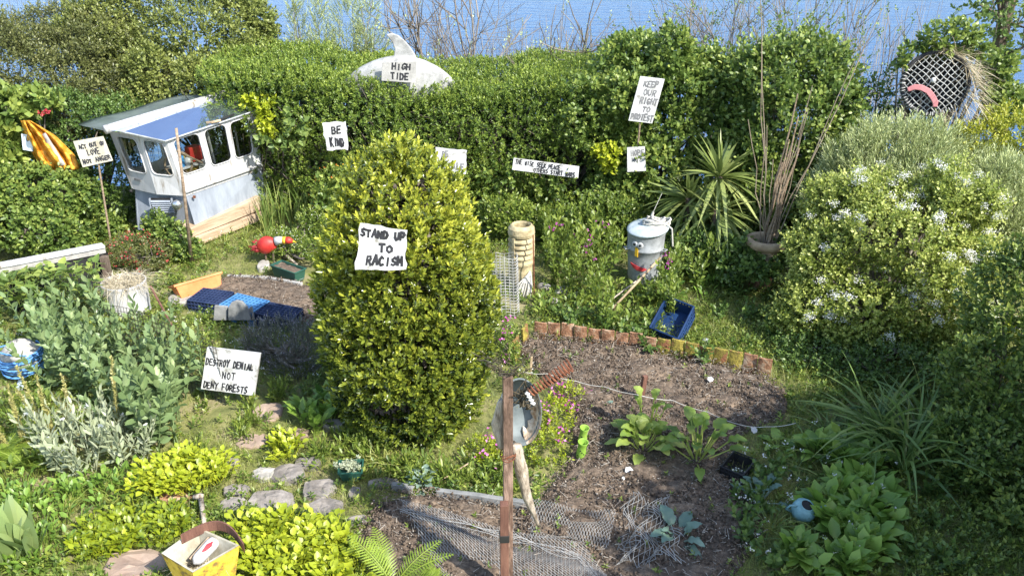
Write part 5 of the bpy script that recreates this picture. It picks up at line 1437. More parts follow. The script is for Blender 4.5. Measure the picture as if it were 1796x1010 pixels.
# privet hedge: rounded box with a noisy face and top
def hedge():
    t = thing('privet_hedge', 'long clipped privet hedge with the dolphin on top', 'hedge', (-1, 11.2, 0))
    def prof(x): return 1.80 + .26 * np.clip((-x - 2.0) / 1.6, 0, 1) + .05 * np.sin(x * 2.1) + .02 * np.sin(x * 6.3)
    x0, x1 = -3.9, 1.75
    f = Fol()
    # face
    n = int((x1 - x0) * 1.8 * 720); X = RNG.uniform(x0, x1, n); S = RNG.random(n); Z = S * prof(X)
    P = np.stack([X, np.full(n, 10.45), Z], 1); P[:, 1] += .12 * noise(P * [1, 0, 1], 2.4) + .09 * noise(P * [1, 0, 1], 6) + .25 * (S ** 5) + np.where(X < -2.3, .25 * np.clip((-2.3 - X), 0, 1), 0)
    dep = RNG.random(n) ** 2 * .28; P[:, 1] += dep; P[:, 1] -= .1 * np.exp(-((Z - .15) / .25) ** 2)
    k = noise(P * [1, 0, 1] + 5, 3.1) + .5 * noise(P * [1, 0, 1], 8) < .95 + .25 * RNG.normal(size=n); P = P[k]; X, S, Z = X[k], S[k], Z[k]; n = len(P)
    D = unit(np.stack([RNG.normal(0, .45, n), -.65 + RNG.normal(0, .3, n), .65 + RNG.normal(0, .35, n)], 1)); L = RNG.uniform(.08, .17, n)
    f.shoots(P - D * L[:, None] * .6, D, L, 9, .042, .021, tint=.48 + .1 * RNG.normal(size=n) + .10 * noise(P, 2.6) + .10 * noise(P, .9), tip=.38, a0=70, a1=28)
    # top
    n = int((x1 - x0) * 2.1 * 640); X = RNG.uniform(x0, x1, n); Y = RNG.uniform(10.6, 12.7, n)
    P = np.stack([X, Y, prof(X) * 1.0], 1); P[:, 2] += .06 * noise(P * [1, 1, 0], 2.7) + .03 * noise(P * [1, 1, 0], 8) - .18 * np.clip((10.85 - Y) / .3, 0, 1) - RNG.random(n) ** 2 * .15
    k = ~((np.abs(X - Q(700, 141, 11.0).x) < .58) & (np.abs(Y - 11.02) < .16)); P = P[k]; n = len(P)
    D = unit(np.stack([RNG.normal(0, .4, n), RNG.normal(-.15, .4, n), np.ones(n)], 1)); L = RNG.uniform(.08, .18, n)
    f.shoots(P - D * L[:, None] * .5, D, L, 9, .040, .019, tint=.55 + .1 * RNG.normal(size=n) + .1 * noise(P, 2.6), tip=.4, a0=65, a1=22)
    f.obj('crown', LM['privet'], t)
    g = Fol(); n = 2600; X = RNG.uniform(x0, x1, n); b = np.stack([X, RNG.uniform(10.9, 12.2, n), RNG.uniform(0, .9, n)], 1)
    e = b + np.stack([RNG.normal(0, .35, n), RNG.normal(-.25, .3, n), RNG.uniform(.3, .9, n)], 1); e[:, 2] = np.minimum(e[:, 2], prof(X) - .05); e[:, 1] = np.maximum(e[:, 1], 10.55)
    g.sticks(b, e, .012, .004, RNG.uniform(0, .6, n))
    # dark oversized leaves added in the middle of the hedge to block light
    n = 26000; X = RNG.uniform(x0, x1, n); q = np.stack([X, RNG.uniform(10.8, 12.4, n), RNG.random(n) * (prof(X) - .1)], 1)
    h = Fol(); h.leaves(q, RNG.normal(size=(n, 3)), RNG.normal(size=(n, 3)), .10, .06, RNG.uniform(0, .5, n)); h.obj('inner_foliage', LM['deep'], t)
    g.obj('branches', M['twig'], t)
hedge()

bush('mixed_shrub', 'broad leaved bright shrub behind the KEEP OUR RIGHT board', 'shrub',
     [E(1110, 190, 10.9, 75, 95, .55), E(1180, 230, 10.75, 80, 130, .5), E(1250, 205, 10.8, 80, 90, .6), E(1130, 330, 10.45, 75, 95, .35), E(1235, 330, 10.75, 80, 95, .4), E(1110, 100, 11.3, 55, 34, .5), E(1205, 150, 11.2, 80, 45, .5)],
     'bramble', 300, (.1, .24), 8, .070, .048, .46, .4, .5, .2, kind='oval', lumps=2)
bush('mixed_shrub', 'leafy green shrub behind the tall canes, lit at the top', 'shrub',
     [E(1385, 215, 10.0, 95, 105, .55), E(1340, 300, 9.9, 70, 90, .4), E(1440, 280, 9.8, 55, 100, .4), E(1400, 120, 10.3, 80, 55, .5), E(1320, 180, 10.5, 60, 100, .5), E(1375, 370, 9.6, 70, 60, .35)],
     'bramble', 270, (.12, .42), 8, .064, .044, .44, .4, .6, .24, kind='oval', lumps=3, stem=.003, tvar=.14)
bush('elder_shrub', 'tall bushy green shrub rising behind the wheelhouse roof', 'shrub',
     [E(350, 65, 12.6, 110, 80, .8), E(280, 35, 12.9, 90, 70, .6), E(200, 50, 13.0, 80, 60, .6), E(230, 110, 12.4, 80, 50, .5), E(420, 60, 12.7, 70, 62, .7), E(320, 150, 12.0, 120, 60, .6), E(430, 125, 11.9, 60, 45, .4), E(380, 165, 11.6, 80, 45, .4), E(270, 180, 11.6, 60, 45, .4)], 'olive', 230, (.12, .26), 8, .052, .032, .42, .4, .4, .22, kind='oval', lumps=3, stem=.003)
bush('elder_shrub', 'brownish green tangled thicket at the far end behind the oilskin', 'shrub',
     [E(60, 130, 12.0, 120, 70, .9), E(170, 110, 12.3, 90, 70, .8), E(230, 160, 12.0, 80, 60, .6), E(-40, 150, 11.8, 100, 110, .8), E(-190, 190, 11.2, 130, 130, .9), E(120, 60, 13.2, 120, 50, .7), E(120, 190, 11.5, 110, 50, .5)], 'brownish', 230, (.14, .32), 9, .05, .026, .48, .4, .45, .24, stem=.003, lumps=3)
bush('privet_shrub', 'dark glossy shrub between the oilskin and the wheelhouse roof', 'shrub',
     [E(140, 225, 10.9, 90, 55, .5), E(215, 215, 11.3, 70, 50, .5), E(90, 200, 11.0, 70, 40, .4), E(190, 330, 10.6, 60, 70, .4), E(30, 260, 10.9, 80, 60, .4)], 'deep', 320, (.1, .2), 9, .05, .026, .50, .4, .4, .18)
bush('bramble', 'bramble with large pale leaves at the photo edge, above the pale blue notice', 'bramble',
     [E(15, 205, 10.2, 45, 45, .3), E(60, 180, 10.3, 40, 18, .2), E(10, 270, 10.0, 35, 30, .3)], 'bramble', 150, (.12, .24), 6, .10, .075, .58, .35, .4, .2, kind='heart')
bush('mixed_shrub', 'sunny mid green shrub below the oilskin coat, at the photo edge', 'shrub',
     [E(60, 342, 9.7, 80, 50, .3), E(118, 340, 9.85, 50, 45, .22), E(-10, 340, 9.6, 70, 50, .4), E(-130, 370, 9.2, 110, 80, .6), E(60, 400, 9.4, 100, 40, .3), E(175, 400, 10.15, 40, 34, .2)], 'bramble', 330, (.08, .2), 8, .062, .04, .42, .45, .45, .22, kind='oval')
bush('mixed_shrub', 'small leafy shrub growing before the wheelhouse front', 'shrub', [E(300, 425, 9.45, 34, 42, .18), E(275, 400, 9.6, 24, 22, .15), E(330, 440, 9.35, 20, 28, .15)], 'bramble', 420, (.1, .2), 8, .055, .035, .46, .4, .6, .2, kind='oval')
bush('flowering_shrub', 'low grey leaved shrub with dark red flowers by the wheelhouse corner', 'shrub', [E(235, 440, 9.2, 45, 26, .3), E(270, 450, 9.1, 30, 20, .25)], 'brownish', 450, (.06, .14), 9, .04, .014, .45, .3, .5, .2, flowers=('redflower', 70, .022, 6))
bush('golden_creeper', 'bright yellow green creeper hanging beside the wheelhouse roof', 'creeper', [E(467, 215, 10.55, 12, 30, .1), E(455, 178, 10.7, 26, 8, .1)], 'lime', 260, (.08, .16), 6, .06, .045, .45, .3, .3, .2, kind='heart', trunk=False)
bush('golden_creeper', 'yellow green leafy sprig on the hedge left of the HOPE NOT board', 'creeper', [E(1072, 275, 10.25, 18, 22, .1), E(1055, 268, 10.28, 14, 10, .08)], 'lime', 330, (.08, .14), 6, .055, .042, .45, .3, .3, .2, kind='heart', trunk=False)
bush('nasturtium', 'climbing plant with orange flowers under the BE KIND board', 'climber', [E(590, 318, 10.05, 24, 34, .12), E(575, 350, 10.0, 20, 35, .15)], 'bramble', 200, (.1, .2), 6, .07, .055, .5, .35, .5, .2, kind='heart', flowers=('orangeflower', 10, .025, 5), trunk=False)
bush('golden_creeper', 'pale leaved vine dangling in the dark gap beside the wheelhouse', 'creeper', [E(500, 245, 10.4, 34, 14, .12), E(520, 215, 10.45, 20, 22, .1)], 'elder', 90, (.1, .2), 4, .085, .07, .55, .3, .2, .2, kind='heart', trunk=False)

bush('ivy', 'broader leaved growth mixed into the clipped hedge beside the narrow board', 'ivy', [E(1030, 200, 10.45, 50, 70, .12), E(1000, 330, 10.38, 60, 30, .12), E(880, 310, 10.4, 40, 30, .1), E(1060, 130, 10.7, 30, 40, .12)], 'bramble', 110, (.1, .22), 7, .06, .042, .45, .4, .4, .25, kind='oval', trunk=False)
def big_bush():
    b = Vector((-.83, 6.05, 0)); t = thing('golden_evergreen', 'big dome of golden green evergreen in the middle of the garden', 'bush', b)
    zz = [0, .12, .36, .73, 1.2, 1.68, 1.9, 2.02, 2.13, 2.24, 2.36]; rr = [.44, .54, .62, .66, .655, .56, .46, .385, .30, .19, .03]
    dens = 620; n = int(13 * dens); Z = RNG.uniform(0.03, 2.35, n); A = RNG.uniform(0, 6.283, n)
    R = np.interp(Z, zz, rr); k = RNG.random(n) < (R / .77) + .12; Z, A, R = Z[k], A[k], R[k]; n = len(Z)
    dz = (np.interp(Z + .02, zz, rr) - np.interp(Z - .02, zz, rr)) / .04
    N = unit(np.stack([np.cos(A), np.sin(A), -dz], 1)); dep = RNG.random(n) ** 1.7 * .26
    P = np.stack([b.x + R * np.cos(A), b.y + R * np.sin(A), Z], 1); lump = .045 * noise(P, 4) + .055 * noise(P, 10); P += N * (lump - dep)[:, None]
    # bare hollow low on the near side, towards the path
    hol = np.exp(-(((P[:, 0] + .93) / .17) ** 2 + ((P[:, 2] - .36) / .12) ** 2)) * (P[:, 1] < b.y)
    k = hol < .35; P, N, dep, Z = P[k], N[k], dep[k], Z[k]; n = len(P)
    D = unit(N * .75 + np.stack([RNG.normal(0, .33, n), RNG.normal(0, .33, n), .75 + RNG.normal(0, .25, n)], 1)); L = RNG.uniform(.06, .14, n) * (1 + .6 * (RNG.random(n) < .08))
    # fresh yellow shoots up on the dome, older green ones below
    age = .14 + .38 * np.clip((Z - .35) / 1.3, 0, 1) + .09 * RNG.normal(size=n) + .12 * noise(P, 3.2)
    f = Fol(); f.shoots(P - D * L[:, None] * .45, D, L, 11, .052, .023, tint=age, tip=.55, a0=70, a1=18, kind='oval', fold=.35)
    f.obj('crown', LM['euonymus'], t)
    g = Fol(); n = 420; q = NP(b) + np.stack([RNG.normal(0, .06, n), RNG.normal(0, .06, n), np.zeros(n)], 1)
    a = RNG.uniform(0, 6.283, n); z = RNG.uniform(.2, 2.1, n); r = np.interp(z, zz, rr) * .8
    e = NP(b) + np.stack([np.cos(a) * r, np.sin(a) * r, z], 1); mid = (q + e) / 2 - [0, 0, .08]
    g.sticks(q, mid, .016, .01, RNG.uniform(0, .4, n), 4); g.sticks(mid, e, .01, .005, RNG.uniform(0, .4, n), 4)
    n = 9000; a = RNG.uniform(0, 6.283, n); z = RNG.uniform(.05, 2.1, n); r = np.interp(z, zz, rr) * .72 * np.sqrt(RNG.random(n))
    q = NP(b) + np.stack([np.cos(a) * r, np.sin(a) * r, z], 1); g.leaves(q, RNG.normal(size=(n, 3)), RNG.normal(size=(n, 3)), .07, .035, RNG.uniform(0, .25, n))  # dark twig-coloured leaves added inside the dome to block light
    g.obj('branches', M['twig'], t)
big_bush()

# right hand shrubs
bush('hawthorn', 'wide hawthorn covered with small white blossom', 'shrub',
     [E(1560, 440, 7.7, 120, 110, .75), E(1470, 440, 7.8, 85, 75, .5), E(1640, 420, 7.7, 80, 110, .6), E(1560, 355, 8.0, 95, 50, .5), E(1520, 530, 7.4, 110, 85, .55), E(1630, 540, 7.2, 80, 80, .5), E(1430, 540, 7.4, 62, 50, .35), E(1410, 425, 7.9, 36, 30, .25), E(1690, 470, 7.4, 50, 70, .4), E(1660, 375, 7.8, 60, 50, .4), E(1480, 360, 8.1, 60, 45, .4)],
     'hawthorn', 420, (.1, .26), 9, .038, .027, .52, .45, .35, .3, lo=.62, lumps=5, tvar=.16, flowers=('blossom', 150, .0125, 90), stem=.0025)
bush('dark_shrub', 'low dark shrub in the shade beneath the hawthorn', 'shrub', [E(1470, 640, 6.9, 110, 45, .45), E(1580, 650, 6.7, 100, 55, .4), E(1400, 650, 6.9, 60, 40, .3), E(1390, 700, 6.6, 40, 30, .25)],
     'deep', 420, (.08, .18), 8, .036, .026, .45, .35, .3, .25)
bush('silver_shrub', 'feathery grey green shrub behind the hawthorn', 'shrub',
     [E(1510, 305, 8.7, 66, 55, .5), E(1590, 268, 8.8, 80, 50, .5), E(1600, 320, 8.3, 70, 40, .35), E(1690, 310, 8.8, 80, 50, .5), E(1620, 330, 8.6, 110, 50, .5), E(1460, 345, 8.7, 50, 45, .4)],
     'grey', 460, (.18, .42), 13, .055, .010, .55, .3, .9, .3, lumps=4, tvar=.2, a0=42, a1=20, stem=.0028)
bush('silver_shrub', 'pale grey green shrub at the photo edge, over the tall leafy bank', 'shrub',
     [E(1770, 345, 8.3, 70, 65, .5), E(1740, 400, 8.0, 70, 55, .4)], 'grey', 460, (.18, .42), 13, .06, .011, .55, .3, .8, .3, lumps=4, tvar=.2, a0=42, a1=20, stem=.0028)
bush('golden_shrub', 'yellow green shrub under the right hand posts of the lobster pot', 'shrub',
     [E(1715, 245, 9.0, 60, 28, .3), E(1775, 235, 9.0, 50, 40, .35), E(1660, 262, 9.0, 40, 16, .25)], 'yellowgreen', 420, (.1, .2), 9, .05, .02, .5, .4, .6, .2)
bush('climbing_shrub', 'sunlit climber tumbling over the top of the lobster pot', 'climber', [E(1670, 68, 9.55, 44, 26, .2), E(1640, 78, 9.6, 40, 12, .15), E(1745, 125, 9.9, 30, 26, .2), E(1582, 104, 9.55, 14, 10, .1), E(1708, 88, 9.5, 22, 14, .12), E(1765, 180, 9.7, 40, 34, .3)],
     'bramble', 260, (.1, .2), 8, .06, .042, .5, .4, .4, .3, kind='oval', stem=.003)
bush('dark_shrub', 'thin dark shrub left of the lobster pot, sea showing through', 'shrub', [E(1535, 185, 9.9, 30, 60, .25), E(1565, 225, 9.7, 34, 36, .25)], 'elder', 110, (.12, .24), 7, .05, .034, .4, .4, .4, .25, kind='oval', stem=.004)
bush('leafy_bank', 'tall leafy green bank along the right edge of the photo', 'shrub',
     [E(1790, 560, 6.0, 95, 120, .5), E(1760, 690, 5.6, 95, 100, .5), E(1740, 820, 5.2, 110, 110, .4), E(1810, 950, 4.7, 110, 110, .4), E(1700, 960, 4.75, 90, 70, .3)],
     'bramble', 300, (.12, .28), 9, .052, .03, .5, .42, .5, .26, stem=.003, lumps=3)
bush('shade_caster_tree', 'unseen evergreen added beyond the leafy bank to shade the lower beds', 'tree',  # out of view; added and shaped to cast shade over the beds
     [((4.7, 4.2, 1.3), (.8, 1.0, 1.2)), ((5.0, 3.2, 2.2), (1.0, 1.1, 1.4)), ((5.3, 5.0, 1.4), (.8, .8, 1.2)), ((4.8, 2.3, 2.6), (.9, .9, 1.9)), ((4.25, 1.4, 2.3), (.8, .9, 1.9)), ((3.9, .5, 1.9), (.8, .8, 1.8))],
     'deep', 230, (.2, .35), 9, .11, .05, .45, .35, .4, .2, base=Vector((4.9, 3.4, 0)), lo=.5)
bush('willow_sprig', 'single sunlit sprig of long leaves above the leafy bank', 'plant', [E(1765, 620, 5.7, 14, 28, .08), E(1778, 600, 5.7, 10, 20, .06)], 'lime', 110, (.2, .3), 12, .075, .018, .5, .2, 1.2, .1, trunk=False)

# bare shrubs, reeds and trees on the cliff edge against the sea
def bare(name, label, base, h, spread, n, leaf=None, nleaf=0, r=.02, lean=(0, 0), cat='shrub', group=None, ll=.045, tint=(.1, .65)):
    t = thing(name, label, cat, base, group); f = Fol(); tips = []
    def grow(p, d, L, rad, lev):
        seg = 3; q = p
        for i in range(seg):
            d = unit(d + RNG.normal(0, .13, 3) + np.array([lean[0] * .05, lean[1] * .05, .05])); e = q + d * L / seg
            f.sticks([q], [e], rad * (1 - .25 * i / seg), rad * (1 - .25 * (i + 1) / seg), RNG.uniform(*tint), 4 if rad > .006 else 3); q = e
            if lev > 0 and i > 0:
                for _ in range(1 if lev > 1 else 2): grow(q, unit(d + RNG.normal(0, .55, 3)), L * RNG.uniform(.4, .6), rad * .5, lev - 1)
        tips.append((q, d))
        if lev > 0:
            for _ in range(3): grow(q, unit(d + RNG.normal(0, .4, 3)), L * .6, rad * .6, lev - 1)
    for k in range(n):
        a = RNG.uniform(0, 6.28); grow(NP(base) + [RNG.normal(0, .08), RNG.normal(0, .08), 0], unit(np.array([math.cos(a) * spread + lean[0], math.sin(a) * spread * .6 + lean[1], 1])), h * RNG.uniform(.42, .6), r, 2)
    f.obj('branches', M['twig'], t)
    if leaf:
        g = Fol(); P = np.array([x[0] for x in tips]); D = np.array([x[1] for x in tips]); i = RNG.choice(len(P), min(nleaf, len(P)), replace=False)
        g.shoots(P[i] - D[i] * .06, D[i], .13, 6, ll, ll * .55, .5, .3, kind='oval'); g.obj('crown', LM[leaf], t)
    return t
B0 = 12.9
def cl(u, y=B0, z=None): p = Q(u, 90, y); return Vector((p.x, y, (z if z is not None else min(0.0, -(y - 12.2) * .75))))
bare('bare_shrub', 'leafless twiggy tree against the sea above the dolphin fin', cl(868, 13.2), 3.7, .35, 4, 'grey', 20, .022)
bare('bare_shrub', 'bare forked shrub right of the twiggy tree, over the hedge', cl(950, 13.1), 3.5, .3, 3, 'elder', 12, .022, (.25, 0))
bare('bare_shrub', 'thin leafless shrub leaning over the hedge towards the reeds', cl(1005, 13.0), 3.1, .45, 3, 'elder', 14, .015, (.3, 0))
bare('bare_shrub', 'faint bare shrub between the grey sapling and the twiggy tree', cl(790, 13.4), 3.5, .3, 3, None, 0, .014)
bare('bare_sapling', 'slender sapling with few leaves over the mixed shrub', cl(1265, 12.6), 3.5, .2, 3, 'elder', 90, .013)
bare('bare_sapling', 'leafy sapling behind the tall canes', cl(1390, 12.4), 3.3, .3, 4, 'elder', 220, .014)
bare('bare_sapling', 'brown sapling right of the tall canes at the cliff edge', cl(1470, 12.3), 3.0, .25, 3, 'elder', 120, .012)
bare('bare_sapling', 'thin twiggy sapling left of the tall canes', cl(1320, 12.7), 3.6, .2, 3, 'elder', 80, .012)
bare('bare_sapling', 'twiggy sapling in the gap beside the lobster pot', cl(1530, 12.3), 2.8, .3, 3, 'elder', 60, .011)
bare('bare_shrub', 'dark bare twigs at the far corner over the brownish thicket', cl(60, 13.4), 3.8, .5, 4, None, 0, .014, tint=(0, .4))
for u, h, lb in ((765, 2.55, 'low grey twiggy scrub right behind the dolphin fin'), (830, 2.7, 'low twiggy scrub below the biggest bare tree'), (905, 2.6, 'low brown scrub between the two bare trees'), (975, 2.7, 'low scrub tangle at the foot of the forked shrub'), (1040, 2.6, 'low scrub at the end of the hedge by the mixed shrub')):
    bare('twiggy_scrub', lb, cl(u, 12.75), h, .55, 7, 'grey', 60, .009, ll=.035)
def seatree():
    b = Q(1742, 260, 10.6); b.z = 0; t = thing('cliff_tree', 'dark trunked tree at the top corner by the lobster pot', 'tree', b)
    MB().tube([b, b + Vector((.05, 0, 1.2)), Q(1750, 90, 10.6), Q(1772, -10, 10.6), Q(1785, -90, 10.6)], [.10, .09, .085, .08, .07], 9).obj('trunk', M['bark'], t, smooth=True)
    f = Fol(); S = []
    for (u, v, u2, v2) in ((1757, 60, 1720, 10), (1760, 50, 1738, -30), (1752, 95, 1715, 120), (1765, 30, 1800, 50), (1750, 100, 1800, 80), (1745, 130, 1700, 95), (1770, 0, 1740, 40)):
        p, q = NP(Q(u, v, 10.6)), NP(Q(u2, v2, 10.4)); m = (p + q) / 2 + RNG.normal(0, .06, 3); f.path([p, m, q], .03, .01, .1, 5); S += [q, m, q * .6 + m * .4]
        for k in range(5):
            e = q + RNG.normal(0, .14, 3); f.path([m, (m + q) / 2, e], .009, .004, .2, 4); S.append(e)
    f.obj('branches', M['twig'], t); S = np.array(S); S = np.repeat(S, 4, 0) + RNG.normal(0, .09, (len(S) * 4, 3)); g = Fol(); g.shoots(S, RNG.normal(size=S.shape), .14, 7, .06, .04, .45, .4, kind='oval'); g.obj('crown', LM['elder'], t)
seatree()
def reeds(label, us, n, hv, leaf, ys=(12.6, 13.6), tint=(.3, 1)):
    f = Fol(); A = []; 
    for i in range(n):
        u = RNG.uniform(*us); y = RNG.uniform(*ys); b = cl(u, y); tp = Q(u + RNG.normal(10, 14), RNG.uniform(*hv), y)
        f.path([NP(b), (NP(b) + NP(tp)) / 2 + RNG.normal(0, .06, 3), NP(tp)], .0045, .0022, RNG.uniform(*tint), 3)
        if RNG.random() < .5:
            m = NP(b) * .3 + NP(tp) * .7
            for k in range(3): f.path([m, m + np.array([RNG.normal(0, .12), 0, RNG.uniform(.1, .3)])], .0035, .002, RNG.uniform(*tint), 3)
    o = f.obj('dry_stems', M['twig']); tag(o, label, 'stems', kind='stuff')
reeds('tall thin dry stems against the sea at the right of the mixed shrub', (1095, 1300), 60, (-10, 110), None)
reeds('tall thin dry stems against the sea between the canes and lobster pot', (1400, 1640), 130, (-20, 190), None)
reeds('thin dry stems along the cliff edge behind the hedge', (640, 1060), 70, (30, 90), None)
reeds('thin dark stems at the far top corner', (0, 300), 40, (-10, 60), None, tint=(0, .4))
for u, lb in ((560, 'tall feathery grey sapling at the sea left of the dolphin'), (610, 'grey feathery sapling second from the wheelhouse side'), (645, 'broad grey feathery sapling behind the dolphin tail'), (520, 'thin grey sapling beside the bushy green shrub')):
    w = {560: 16, 610: 26, 645: 22, 520: 12}[u]
    bush('silver_sapling', lb, 'sapling', [E(u, 35, 12.9, w, 45, .3), E(u + 4, 75, 12.8, w * 1.6, 24, .3)], 'grey', 130, (.14, .34), 10, .05, .010, .40, .3, 1.1, .25, a0=42, a1=20, stem=.003, base=cl(u, 12.9))
bush('elder_sprig', 'small bright leafy sprig standing above the hedge by the sea', 'sapling', [E(455, 35, 12.8, 18, 24, .2), E(470, 55, 12.7, 12, 14, .15)], 'elder', 200, (.1, .2), 6, .075, .05, .55, .3, .5, .2, kind='oval', base=cl(455, 12.8))

# strap leaved plants
def strap(name, label, cat, spots, leaf, n, L, W, bend, tint=.5, spread=.5, tvar=.18, seg=6, trunk=None, rng_up=1.0, prof=1.8, loc=None):
    """spots: list of base points; n leaves each"""
    t = thing(name, label, cat, loc or spots[0]); f = Fol()
    for s in spots:
        a = RNG.uniform(0, 6.283, n); q = RNG.random(n) ** .7 * spread; D = np.stack([np.cos(a) * q, np.sin(a) * q, np.full(n, rng_up)], 1)
        b = NP(s) + np.stack([np.cos(a), np.sin(a), np.zeros(n)], 1) * RNG.uniform(0, .04, (n, 1))
        out = np.stack([np.cos(a), np.sin(a), np.zeros(n)], 1)
        f.blades(b, D, RNG.uniform(L[0], L[1], n), W * RNG.uniform(.75, 1.2, n), RNG.uniform(bend[0], bend[1], n), tint + tvar * RNG.normal(size=n), seg=seg, out=out, prof=prof)
    f.obj('leaves', LM[leaf], t)
    if trunk:
        g = MB()
        for s in spots: g.tube([Vector((s[0], s[1], 0)), Vector(tuple(s))], [.05, .04], 8)
        g.obj('trunk', M['bark'], t, smooth=True)
    return t
y1 = Q(1262, 312, 9.5); y2 = Q(1208, 350, 9.5); y3 = Q(1258, 372, 9.2)
def yucca():
    t = thing('yucca', 'spiky yucca with long sword leaves beside the canes', 'plant', Vector((y1.x, y1.y, 0))); f = Fol()
    for s, n, L in ((y1, 95, .55), (y2, 60, .47), (y3, 60, .47)):
        d = unit(RNG.normal(size=(n, 3)) * [1, 1, .8] + [0, -.1, .45]); a = np.arctan2(d[:, 1], d[:, 0]); out = np.stack([np.cos(a), np.sin(a), np.zeros(n)], 1)
        bend = np.where(d[:, 2] < .35, 1.0, .2) * RNG.uniform(.5, 1.4, n)
        f.blades(NP(s) + d * .05, d, L * RNG.uniform(.7, 1.1, n), .056, bend, .55 + .2 * RNG.normal(size=n), seg=6, out=out, prof=2.2)
    f.obj('leaves', LM['yucca'], t); g = MB()
    for s in (y1, y2, y3): g.tube([Vector((s.x, s.y + .1, 0)), s], [.06, .045], 8)
    g.obj('trunk', M['bark'], t, smooth=True)
yucca()
strap('iris', 'clump of upright iris leaves beside the wheelhouse', 'plant', [G(478, 402), G(494, 400), G(515, 398), G(535, 392), G(468, 408)], 'iris', 26, (.4, .8), .022, (.05, .4), .62, .22)
strap('grass_tuft', 'grass tufts growing against the timber sleepers', 'grass tuft', [G(430, 420), G(455, 410), G(395, 432), G(470, 425), G(360, 446), G(440, 440)], 'grass', 40, (.12, .3), .009, (.2, .8), .6, .6)
strap('crocosmia', 'arching clump of long strap leaves in the shade by the leafy bank', 'plant', [G(1560, 790), G(1600, 800), G(1530, 770), G(1620, 770), G(1580, 830)], 'iris', 38, (.5, 1.0), .034, (.35, 1.1), .42, .75)
strap('grass_tuft', 'long thin grassy leaves arching before the strap leaved clump', 'grass tuft', [G(1480, 790), G(1450, 760), G(1500, 830), G(1420, 800), G(1460, 860)], 'iris', 26, (.25, .5), .012, (.5, 1.3), .5, .9)
strap('grass_tuft', 'long grass in the shade below the teapot', 'grass tuft', [G(1390, 960), G(1420, 990), G(1350, 930), G(1440, 940)], 'iris', 26, (.15, .32), .010, (.4, 1.3), .5, .9)
strap('grass_tuft', 'pale yellowing grass tuft at the foot of the golden bush', 'grass tuft', [G(670, 812), G(690, 822), G(650, 820)], 'grass', 34, (.15, .3), .008, (.5, 1.3), .8, .8)
strap('grass_tuft', 'long grass among the lime green herbs by the mullein', 'grass tuft', [G(205, 890), G(180, 870), G(120, 900), G(230, 870)], 'grass', 30, (.15, .32), .009, (.4, 1.2), .55, .7)

# broad leaf clumps made of stalked leaves
def rosette(name, label, cat, spots, leaf, n, ll, lw, stalk, tilt, tint=.5, kind='oval', group=None, spread=.10, tvar=.15, one=None, droop=.15, fold=.3):
    t = thing(name, label, cat, one or Vector(tuple(spots[0])), group); f = Fol()
    for s in spots:
        a = RNG.uniform(0, 6.283, n); k = RNG.random(n); el = np.radians(tilt[0] + (tilt[1] - tilt[0]) * k + RNG.normal(0, 8, n))
        o = np.stack([np.cos(a), np.sin(a), np.zeros(n)], 1); d = o * np.cos(el)[:, None] + np.stack([0 * a, 0 * a, np.sin(el)], 1)
        b = NP(s) + o * (RNG.random((n, 1)) * spread * .4); st = stalk * RNG.uniform(.5, 1.1, n)
        up = d * .6 + np.array([0, 0, .8]); e = b + unit(up) * st[:, None]
        if stalk > .03: f.sticks(b, e, .004, .003, np.clip(tint + .2, 0, 1))
        z = ll * RNG.uniform(.65, 1.15, n); f.leaves(e, d, o * -.6 + [0, 0, 1.] + RNG.normal(0, .2, (n, 3)), z, z * lw / ll, tint + tvar * RNG.normal(size=n), kind, fold, droop)
    f.obj('leaves', LM[leaf], t); return t
def scat(px, n, z=0.0):
    poly = gpoly(*px); X, Y = rand_in(poly, n * 8); tp = G(1402, 925); k = np.hypot(X - tp.x, Y - tp.y + .08) > .2; X, Y = X[k][:n], Y[k][:n]; return [Vector((x, y, z)) for x, y in zip(X, Y)]
rosette('dock', 'broad bright leaves of a dock plant left of the golden bush', 'plant', scat([(525, 730), (585, 700), (600, 745), (545, 765)], 9), 'dock', 11, .15, .075, .10, (15, 75), .5)

rosette('lemon_balm', 'mound of lime green herb by the slate edging slab', 'herb', scat([(238, 872), (260, 838), (330, 815), (405, 828), (392, 852), (335, 872)], 70, .03), 'lime', 14, .052, .042, .12, (-5, 60), .5, spread=.12)
rosette('lemon_balm', 'sprawling lime green herb between mullein and yellow planter', 'herb', scat([(120, 1000), (150, 935), (230, 895), (330, 905), (330, 945), (270, 965), (200, 985)], 70, .02), 'lime', 12, .05, .032, .07, (-5, 65), .20, spread=.12)
rosette('lemon_balm', 'thick lime green herb patch right of the yellow planter', 'herb', scat([(420, 935), (480, 925), (555, 928), (610, 960), (640, 1040), (440, 1060), (428, 970)], 105, .03), 'lime', 14, .057, .046, .13, (-5, 60), .42, spread=.12)
rosette('lemon_balm', 'small lime green tuft on the path behind the stones', 'herb', scat([(475, 790), (490, 770), (520, 775), (525, 805), (490, 812)], 12, .02), 'lime', 11, .055, .04, .08, (0, 65), .42, spread=.1)
rosette('comfrey', 'broad leaved shady patch below the strap leaves', 'plant', scat([(1400, 1010), (1360, 960), (1430, 900), (1470, 830), (1400, 790), (1500, 790), (1560, 850), (1560, 930), (1500, 1020)], 85, .02), 'dock', 8, .14, .085, .09, (5, 70), .5)
